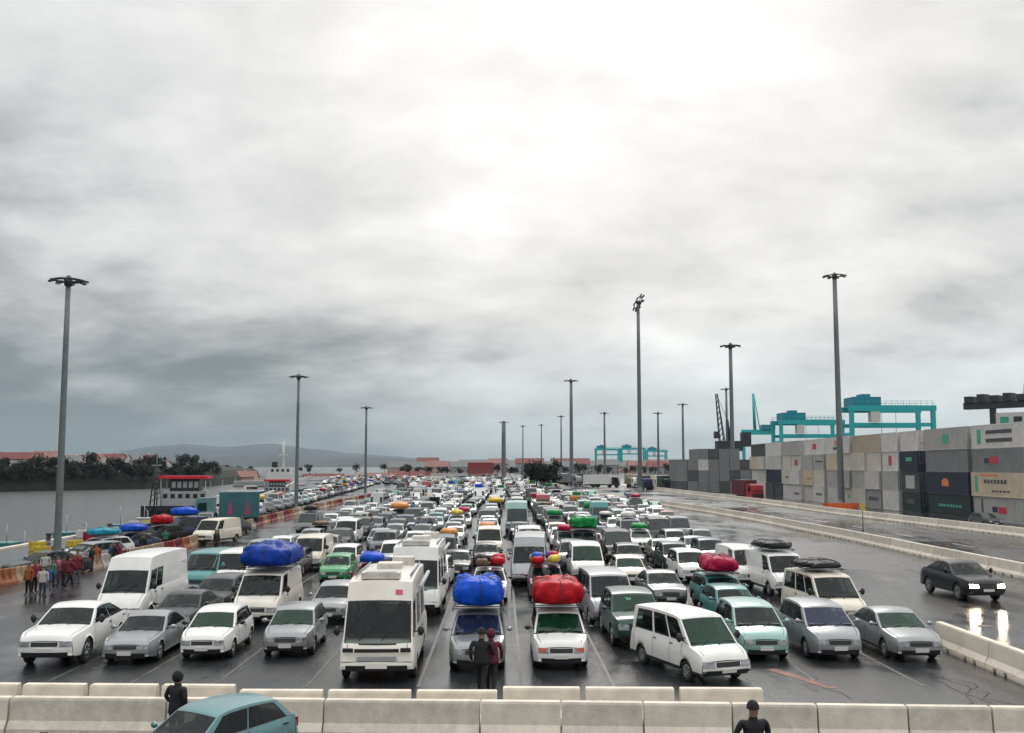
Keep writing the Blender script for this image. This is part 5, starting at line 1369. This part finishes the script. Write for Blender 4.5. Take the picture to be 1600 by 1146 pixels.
crn = ['leftmost of the red barrier crowd', 'second from left in the red barrier crowd', 'nearest the camera below the lamp post foot', 'just right of the nearest, by the lamp post', 'in the middle of the crowd by the lamp post', 'right of the green one in the crowd', 'between the pink and the red coats in the crowd', 'walking at the right of the near crowd', 'at the right end of the near crowd',
       'at the back by the lamp post foot', 'back row of the crowd behind the green coat', 'back row of the crowd, pale coat between red ones', 'walking in the back row of the crowd', 'back row, right end of the crowd', 'left one of a pair by the orange barriers', 'right one of a pair by the orange barriers', 'left of two below the second blue load', 'right of two below the second blue load',
       'last of three below the second blue load', 'alone by the barrier below the red load', 'alone by the barrier below the royal blue load', 'in front of the cream van on the quay', 'tall one before the cream van', 'behind the tall one by the cream van', 'alone at the barrier below the teal truck']
for i, ((px, py, tp, lg, ps), rf) in enumerate(zip(crowd, crn)):
    g = G(px, py); person(g.x, g.y, rnd.uniform(0, 360), ps, tp, lg, f'{tp} top and {lg} trousers, person {rf}', rnd.uniform(.86, .98) * (1.1 if i in (22,) else 1), group='people standing about by the quay barriers')
g = G(900, 783); person(g.x, g.y, 0, 'stand', 'denim', 'denim', 'dark blue clad person standing among the far cars under the high mast', 1.15)

rq = random.Random(9)
for k, (px, py) in enumerate(((822, 912), (700, 880), (672, 838), (880, 838), (1010, 846), (610, 832), (855, 800))):
    g = G(px, py); tp_, lg_ = rq.choice(['black', 'grey', 'brown', 'denim', 'burgundy', 'green']), rq.choice(['black', 'denim', 'grey'])
    person(g.x, g.y, rq.uniform(0, 360), rq.choice(['stand', 'pocket', 'walk']), tp_, lg_, f'{tp_} clad person between the queue lanes, {ORD[k + 1]} of those scattered among the cars', .97, group='people between the queue lanes')
# ---------------------------------------------------------------- the queue: vehicles the picture shows singly
q = 'vehicles waiting in the ferry queue'
PL = []
def P(kind, colour, label, px, py, rz=0, lod=2, **kw):
    o = park(kind, colour, label, px, py, rz, lod, group=kw.pop('group', q), **kw); a = R(rz); L = KINDS[kind]['L']
    PL.append((o.location.x, o.location.y - L / 2, o.location.y + L / 2, KINDS[kind]['W'])); return o
P('coupe off-roader', 'white', 'white coupe off-roader with black lower grille, leftmost car of the front row', 70, 1045, 1)
P('coupe', 'silver', 'old silver coupe with twin grille, front row right of the white off-roader', 196, 1040, 1)
P('hatchback', 'white', 'white hatchback with green windscreen, third car of the front row', 316, 1034, 1, glass=M_glassg)
P('hatchback', 'silver', 'silver hatchback, front row, fourth from left, beside the motorhome', 446, 1029, 1, glass=M_glassg)
mh = P('motorhome', 'warm white', 'big cream white motorhome with huge dark windscreen at the head of its lane', 588, 1069, 1)
v1 = P('people carrier', 'silver', 'silver van-like car under a bright blue tarpaulin load, front row behind the walking pair', 745, 1052, 0, glass=M_glassbl)
c1 = P('people carrier', 'white', 'white people carrier under a bulky red load, front row centre', 877, 1049, 0, glass=M_glassg)
P('minibus', 'white', 'white minibus parked askew at the front, nose to the lower right', 1140, 1072, 20, glass=M_glassg)
C_ = [o for o in C.objects if o.name.startswith('minibus')][-1]; C_.scale = (.93, .93, .93)
P('off-roader', 'dark green', 'dark green off-roader tucked behind the askew white minibus', 1003, 1016, 2, glass=M_glassg)
P('people carrier', 'mint', 'mint green people carrier, front row right of the askew minibus', 1197, 1035, 0)
P('people carrier', 'silver', 'silver people carrier with bluish windscreen, second from the right end of the front row', 1312, 1035, 1, glass=M_glassbl)
P('saloon', 'silver', 'silver saloon at the right end of the front row by the side barrier', 1438, 1036, 1, glass=M_glassg)
# second and following rows
P('high-roof van', 'white', 'white high-roof van behind the white coupe off-roader', 182, 980, 0)
tv = P('minibus', 'teal', 'turquoise roofed minibus behind the white high-roof van', 304, 930, -2, trim='white')
P('saloon', 'dark grey', 'dark grey saloon behind the old silver coupe', 262, 996, 0)
P('estate', 'dark grey', 'dark greenish grey estate, third behind the old silver coupe', 322, 964, 0)
lt = P('van', 'warm white', 'warm white van carrying the big dark blue tarpaulin load', 397, 980, -1)
P('van', 'white', 'white van peeping out left of the big dark blue load', 352, 929, -2)
P('hatchback', 'silver', 'silver car behind the fourth front-row hatchback, beside the motorhome', 512, 977, -1)
mh2 = P('motorhome', 'white', 'second white motorhome right behind the big cream one', 646, 965, 0)
P('hatchback', 'green', 'bright green small car left of the big motorhome roof', 520, 914, 0)
P('estate', 'dark grey', 'dark grey estate left of the bright green car', 446, 903, 0)
P('saloon', 'grey', 'mid grey saloon behind the bright green car', 505, 872, 0)
P('van', 'cream', 'cream van behind the big dark blue load', 478, 893, 0)
P('minibus', 'white', 'white minibus farther back in the left lanes, left of the teal grey off-roader', 537, 853, 0)
P('off-roader', 'grey', 'grey green off-roader left behind the second motorhome', 596, 873, -1)
cb = P('saloon', 'white', 'white saloon behind the blue-loaded silver car', 764, 944, 0)
c2 = P('estate', 'maroon', 'maroon estate with mixed bags on its roof, behind the red-loaded car', 856, 940, 0)
P('minibus', 'white', 'clean white minibus with green windscreen, centre right of the second block', 920, 911, 0, glass=M_glassg)
P('minibus', 'silver', 'pale silver minibus with white roof behind the dark green off-roader', 962, 982, 4)
P('hatchback', 'cream', 'cream hatchback with green windscreen right of the clean white minibus', 990, 918, 2, glass=M_glassg)
P('saloon', 'grey', 'mid grey saloon standing alone above the askew minibus', 1048, 950, 3)
P('people carrier', 'white', 'white people carrier left of the crimson load', 1088, 912, 2)
c3 = P('estate', 'teal', 'teal estate carrying a crimson load, behind the mint people carrier', 1148, 962, 4)
P('hatchback', 'teal', 'bright teal roofed small car between the crimson load and the mint people carrier', 1163, 985, 3)
vb1 = P('van', 'white', 'white van with black load, farther of the two black-topped vans at the right', 1240, 934, 5)
vb2 = P('minibus', 'cream', 'cream white minibus with black load, nearer of the two black-topped vans', 1325, 985, 5)
P('van', 'white', 'white van left of the farther black-topped van', 1180, 920, 3)
P('minibus', 'cream', 'cream roofed minibus in the centre lane far behind the blue-loaded car', 764, 872, 0)
P('minibus', 'white', 'white minibus with dark band windows in the lane behind the red-loaded car', 828, 871, 0)
gl = P('minibus', 'grey', 'grey minibus under a big green tarpaulin behind the clean white minibus', 916, 880, 0)
P('saloon', 'black', 'black saloon right of the second motorhome rear', 712, 905, 0)
P('estate', 'silver', 'silver estate behind the white people carrier left of the crimson load', 1062, 862, 2)
# car on the road and parked teal car
rc = park('coupe off-roader', 'black', 'black off-roader with lit headlights driving on the wet road at the right', 1543, 942, 3, 2)
M_hl = bpy.data.materials.new('lit_headlight'); M_hl.use_nodes = True; b = M_hl.node_tree.nodes['Principled BSDF']; b.inputs['Emission Color'].default_value = (1, .78, .55, 1); b.inputs['Emission Strength'].default_value = 70; b.inputs['Base Color'].default_value = (.8, .8, .8, 1)
for ch in rc.children:
    if ch.name.startswith('headlight'): ch.material_slots[0].link = 'OBJECT'; ch.material_slots[0].material = M_hl
vehicle('hatchback', 'blue grey', 'blue green car parked before the front barrier at the bottom left', (-6.0, 21.75, 0), R(-33), 2).scale = (.94, .92, .97)

for t_ in (mh, mh2):
    for ch in t_.children:
        if ch.name.startswith('door_mirror'): ch.material_slots[0].link = 'OBJECT'; ch.material_slots[0].material = M_black
# hero motorhome extras
def on_roof(t, kind, fn, name, m):
    M = MB(); fn(M); return M.build(name, m, t)
for t_, ln in ((mh, 1), (mh2, 0)):
    zt = 2.93
    M = MB(); M.box(-.62, .55, -2.2, -1.55, zt - .05, zt + .13); M.build('roof_hatch', M_whp, t_)
    M = MB(); M.box(-.5, .45, -2.1, -1.65, zt + .131, zt + .15); M.build('hatch_glazing', M_decka, t_)
    M = MB(); M.box(-.4, .4, .4, 1.2, zt - .05, zt + .17); M.build('roof_hatch', M_whp, t_)
    M = MB(); M.box(.0, .7, 1.9, 2.5, zt - .05, zt + .24); M.build('air_conditioner', M_whp, t_)
    M = MB(); M.tube((-.85, -1.6, zt), (-.85, 2.6, zt), .03, n=6); M.tube((.85, -1.6, zt), (.85, 2.6, zt), .03, n=6); M.build('roof_rail', M_galv, t_)
    M = MB(); M.tube((1.17, -2.2, 2.62), (1.17, 2.4, 2.62), .07, n=8); M.build('awning_roll', M_decka, t_)
p = kget('motorhome'); plan, topz, side, front, rear, roof, cap = car_surfaces(p)
M = MB(); patch(M, front, .48, .70, .78, .86, 3, 1, .02); M.build('logo', mat('pink_marking', (.62, .10, .2), .5), mh)
M = MB(); patch(M, cap, -.62, .62, .90, 1.0, 6, 1, .03); M.build('grille_slot', M_black, mh)
M = MB(); patch(M, cap, -.55, .55, .66, .78, 6, 1, .03); M.build('grey_band', M_decka, mh)
for s in (-1, 1):
    M = MB(); patch(M, cap, s * .66, s * .95, .90, 1.02, 3, 1, .035); M.build('upper_lamp', M_black, mh)
# red lamps noted on the red-loaded car
p = kget('people carrier'); plan, topz, side, front, rear, roof, cap = car_surfaces(p)
for s in (-1, 1):
    M = MB(); patch(M, cap, s * .66, s * .98, .60, .70, 3, 1, .03); M.build('indicator', M_amber, c1)

# loads
roof_load(v1, 'people carrier', T_blue, 'bright blue tarpaulin load roped on the silver car in the front row', 1.66, 2.3, .92, .1, 1, lump=1.0)
roof_load(c1, 'people carrier', T_red, 'bulky bright red load roped on the white people carrier in the front row', 1.75, 2.2, .82, .1, 2, lump=1.0)
roof_load(lt, 'van', T_dblue, 'huge dark blue tarpaulin load overhanging the warm white van at the left', 2.2, 3.9, .95, .35, 3, lump=1.2)
loose_bags(c2, 'estate', 'mixed blue, red and yellow bags on the maroon estate roof', 4, [T_red, T_yellow, T_blue, T_blue, T_brown], 1.3, 1.9)
loose_bags(cb, 'saloon', 'dark red and brown bundles on the white saloon behind the blue load', 5, [T_brown, T_red, T_black, T_magenta], 1.2, 1.3)
roof_load(c3, 'estate', T_magenta, 'lumpy crimson load on the teal estate at the right', 1.5, 2.2, .72, .2, 4, lump=1.3)
roof_load(vb1, 'van', T_black, 'low black load on the farther white van at the right', 1.6, 2.8, .38, .5, 5)
roof_load(vb2, 'minibus', T_black, 'flat black load on the nearer cream minibus at the right', 1.65, 2.4, .30, .6, 6)
roof_load(gl, 'minibus', T_green, 'big green tarpaulin load behind the clean white minibus', 1.9, 3.0, .8, .1, 7, lump=1.6)

# ---------------------------------------------------------------- the rest of the queue
lanes = [ # X, first distance, last distance, phrase
 (-22.3, 190, 330, 'outermost left lane by the orange barrier'), (-19.7, 135, 330, 'second far lane from the left'), (-17.1, 92, 330, 'third far lane from the left'),
 (-14.6, 62, 330, 'lane behind the white coupe off-roader'), (-12.2, 52, 330, 'lane behind the old silver coupe'), (-9.6, 50, 330, 'lane behind the white front-row hatchback'), (-6.9, 50, 330, 'lane behind the silver front-row hatchback'),
 (-4.0, 52, 340, 'lane behind the big motorhome'), (-.9, 52, 340, 'lane behind the blue-loaded car'), (1.9, 48, 340, 'lane behind the red-loaded car'), (4.7, 60, 340, 'lane behind the askew minibus'),
 (7.4, 60, 330, 'lane behind the solitary grey saloon'), (10.2, 60, 320, 'lane behind the mint people carrier'), (12.8, 62, 300, 'lane of the black-topped vans'), (15.3, 76, 190, 'lane inside the white line'),
 (17.9, 108, 172, 'second last lane at the right'), (20.3, 138, 168, 'last lane beside the median')]
cols = ['white'] * 19 + ['silver'] * 24 + ['grey'] * 17 + ['dark grey'] * 14 + ['black'] * 9 + ['dark green'] * 7 + ['teal'] * 3 + ['dark blue'] * 4 + ['red'] * 2 + ['maroon'] * 2 + ['mint'] * 4 + ['cream'] * 4 + ['gold'] * 2
kinds = ['saloon'] * 22 + ['hatchback'] * 24 + ['estate'] * 14 + ['people carrier'] * 13 + ['minibus'] * 12 + ['van'] * 7 + ['off-roader'] * 5 + ['high-roof van'] * 2 + ['motorhome'] * 1
r5 = random.Random(21)
cand = []
for li, (X, d0, d1, ph) in enumerate(lanes):
    y = d0 + r5.uniform(0, 1.5); n_ = 0
    while y < d1:
        kd = r5.choice(kinds); L = KINDS[kd]['L']; Wd = KINDS[kd]['W']; x = X + r5.uniform(-.28, .28) + (0.4 * math.sin(y * .03 + li))
        if any(abs(px - x) < (pw + Wd) / 2 + .15 and ya - .6 < y + L and yb + .6 > y for px, ya, yb, pw in PL): y += .7; continue
        n_ += 1
        cand.append((y, x, kd, r5.choice(cols), li, n_, R(r5.uniform(-3.5, 3.5)), r5.random()))
        y += L + r5.choice((.5, .7, .9, 1.2, 1.2, 1.8, 4.0))
cand.sort()
# second queue on the quay side of the orange barrier
quay = []
for X, d0, d1, ph in ((-29.8, 92, 330, 'inner queue beyond the orange barrier'), (-33.4, 130, 330, 'outer queue at the water edge')):
    y = d0; n_ = 0; xo = lambda y: X - max(0, y - 110) * .055
    while y < d1:
        kd = r5.choice(kinds[:-3]); L = KINDS[kd]['L']; n_ += 1
        quay.append((y, xo(y), kd, r5.choice(cols), ph, n_, R(6), r5.random())); y += L + r5.choice((.6, 1, 1.6, 3))
N_IND = 300 - 52 - 14 - len(quay)
near = cand[:max(150, N_IND)]; rest = cand[len(near):]
tp = [(T_green, 'green'), (T_blue, 'blue'), (T_yellow, 'yellow'), (T_orange, 'orange'), (T_white, 'pale'), (T_black, 'black'), (T_magenta, 'crimson'), (T_black, 'black'), (T_brown, 'brown'), (T_white, 'pale')]
force = {(10, 113): 0}
def ordn(n): return ORD[n] if n < len(ORD) else f'number {n}'
special = [((922 - 785) / 14.0, 113, 0, (2.0, 2.2, .8)), (.6, 132, 2, (2.0, 2.4, .7)), (-10.5, 150, 1, (1.8, 2.4, .9)), (-11, 117, 3, (2.0, 2.4, .7)), (6.5, 96, 0, (1.4, 1.8, .5))]
used = set(); rs = random.Random(3)
for (y, x, kd, co, li, n_, a, rv) in near:
    L = KINDS[kd]['L']; ph = lanes[li][3]; lod = 2 if y < 66 else 1
    n_ = n_ + sum(1 for (px, ya, yb, pw) in PL if abs(px - lanes[li][0]) < 1.35 and ya < y)
    v = vehicle(kd, co, f'{co} {kd}, {ordn(n_)} vehicle in the {ph}', (x, y + L / 2, 0), a, lod, group=q)
    if kd != 'motorhome': v.scale = (rs.uniform(.97, 1.03), rs.uniform(.95, 1.03), rs.uniform(.93, 1.07))
    sp = next((i for i, s_ in enumerate(special) if i not in used and abs(s_[0] - x) < 1.6 and abs(s_[1] - y) < 4), None)
    if sp is not None:
        used.add(sp); tm, tn = tp[special[sp][2]]; w, l, h = special[sp][3]
        roof_load(v, kd, tm, f'{tn} tarpaulin load on the {ordn(n_)} vehicle, {ph}', w, l, h, .2, 2 + sp, False)
    elif rv < .10 and kd != 'motorhome':
        tm, tn = tp[int(rv * 1370) % 10]
        roof_load(v, kd, tm, f'{tn} bundle on the {ordn(n_)} vehicle, {ph}', 1.25, 1.7, .30 + rv * 2, .2, int(rv * 997) % 4, False)
for (y, x, kd, co, ph, n_, a, rv) in quay:
    L = KINDS[kd]['L']
    v = vehicle(kd, co, f'{co} {kd}, {ordn(n_)} in the {ph}', (x, y + L / 2, 0), a, 1, group='vehicles in the second queue on the quay')
    if rv < .3:
        tm, tn = tp[int(rv * 1370) % 10]; roof_load(v, kd, tm, f'{tn} bundle on the {ordn(n_)} vehicle of the {ph}', 1.25, 1.7, .5, .2, int(rv * 997) % 4, False)
# the loaded cars the picture shows behind the left barrier
def Q(kind, col, label, px, py, tm, tl, dims, rz=-28):
    v = park(kind, col, label, px, py, rz, 2 if py > 850 else 1, group='vehicles in the second queue on the quay')
    roof_load(v, kind, tm, tl, *dims, .2, 3, True)
Q('estate', 'white', 'white estate under a turquoise load beside the left lamp post, beyond the barrier', 112, 878, T_teal, 'turquoise load on the white estate beside the left lamp post', (1.6, 2.2, .5))
Q('saloon', 'dark blue', 'dark blue saloon under a flat blue load, second beyond the left barrier', 164, 868, T_blue, 'flat blue load on the dark saloon, second beyond the left barrier', (1.5, 2.0, .55))
Q('estate', 'black', 'black estate under a red load, third beyond the left barrier', 214, 853, T_red, 'small red load on the black estate, third beyond the left barrier', (1.4, 1.8, .75))
Q('minibus', 'dark blue', 'dark minibus under a royal blue load, fourth beyond the left barrier', 250, 848, T_blue, 'royal blue load on the dark minibus beyond the left barrier', (1.7, 2.3, .7))
park('saloon', 'dark grey', 'dark grey saloon at the left edge of the quay, nearest beyond the red barriers', 10, 905, -40, 2, group='vehicles in the second queue on the quay')
park('estate', 'silver', 'silver estate just right of the left lamp post, beyond the barrier', 92, 888, -30, 2, group='vehicles in the second queue on the quay')
park('hatchback', 'dark grey', 'dark grey hatchback between the flat blue and the red loads on the quay', 196, 846, -20, 1, group='vehicles in the second queue on the quay')
park('estate', 'black', 'black estate behind the royal blue load on the quay', 292, 836, -20, 1, group='vehicles in the second queue on the quay')
park('van', 'cream', 'cream van on the quay road with people before it', 315, 852, -14, 2)
park('saloon', 'black', 'black saloon right behind the cream quay van', 348, 838, -10, 1, group='vehicles in the second queue on the quay')
lt2 = lorry(303, 824, 'blue grey', 'teal', 'teal box lorry with pink flag shapes on its side, behind the cream van', -78, 4.0, 2.6, mat('dull_teal_panel', (.03, .13, .15), .5, var=.2, vscale=.8, dirt=.4))
for k in (0, 1):
    M = MB(); xx = 3.3 + k * 1.7; M.quad([(1.27, xx, 1.3), (1.27, xx + .6, 1.3), (1.27, xx + .3, 2.9)]); M.build('pink_panel_mark', mat('faded_pink_marking', (.34, .06, .15), .5), lt2)
    M = MB(); M.quad([(-1.27, xx, 1.3), (-1.27, xx + .6, 1.3), (-1.27, xx + .3, 2.9)]); M.build('pink_panel_mark', mat('faded_pink_marking', (.34, .06, .15), .5), lt2)

# far remainder of the queue: one mass
S = {}
def low(kind):
    def mk():
        M = MB(); build_body(kget(kind), M, 0); p = kget(kind); plan, topz, side, front, rear, roof, cap = car_surfaces(p)
        patch(M, front, -.9, .9, p['wv'][0] + .02, p['wv'][1], 1, 1, .015, 3, False)
        for s in (1, -1): patch(M, side(s), .08, .92, p['sv'][0], p['sv'][1], 1, 1, .015, 3, False)
        patch(M, cap, -.9, .9, p['hl'][0] - .1, p['hl'][1], 1, 1, .015, 4, False)
        return M
    return cached(('low', kind), mk)
big = MB(); pal = ['white', 'silver', 'grey', 'dark grey', 'black', 'dark green', 'teal', 'dark blue', 'red', 'maroon', 'mint', 'cream', 'gold']
mats_ = [PAINT[c] for c in pal] + [M_under, M_black, M_glass_o, M_decka] + [t_[0] for t_ in tp]
extra = []
for X in range(-60, 10, 3):
    y = 345 + r5.uniform(0, 5)
    while y < 470:
        if r5.random() < .75: extra.append((y, X + r5.uniform(-.4, .4) - (y - 345) * .12, r5.choice(kinds), r5.choice(cols), 0, 0, R(r5.uniform(-10, 10)), r5.random()))
        y += 7
for (y, x, kd, co, li, n_, a, rv) in rest + extra:
    m = low(kd); L = KINDS[kd]['L']; k = len(big.v); cs, sn = math.cos(a), math.sin(a)
    big.v += [(x + vx * cs - vy * sn, y + L / 2 + vx * sn + vy * cs, vz) for vx, vy, vz in m.v]
    big.f += [tuple(k + i for i in f) for f in m.f]; big.sm += m.sm
    mm = [pal.index(co), 13, 14, 15, 16]; big.m += [mm[i] for i in m.m]
    if rv < .09:
        z = KINDS[kd]['H'] + .05; ti = 17 + int(rv * 1370) % 10; n0 = len(big.v)
        big.box(x - .65, x + .65, y + L / 2 - .8, y + L / 2 + 1.1, z, z + .5, ti)
big.build('parked_cars', mats_, kind='stuff')
print('individual vehicles', 52 + len(near) + len(quay), 'rest', len(rest) + len(extra))

# ---------------------------------------------------------------- air
hz = MB(); hz.box(-4500, 4500, -30, 9000, -4.2, 330)
M_haze = bpy.data.materials.new('haze_air'); M_haze.use_nodes = True; t = M_haze.node_tree
for n in list(t.nodes): t.nodes.remove(n)
o_ = t.nodes.new('ShaderNodeOutputMaterial'); pv = t.nodes.new('ShaderNodeVolumePrincipled'); pv.inputs['Color'].default_value = (.74, .87, .97, 1); pv.inputs['Density'].default_value = 0.00004; pv.inputs['Anisotropy'].default_value = .2
t.links.new(pv.outputs[0], o_.inputs['Volume'])
hz.build('haze', M_haze, kind='stuff')
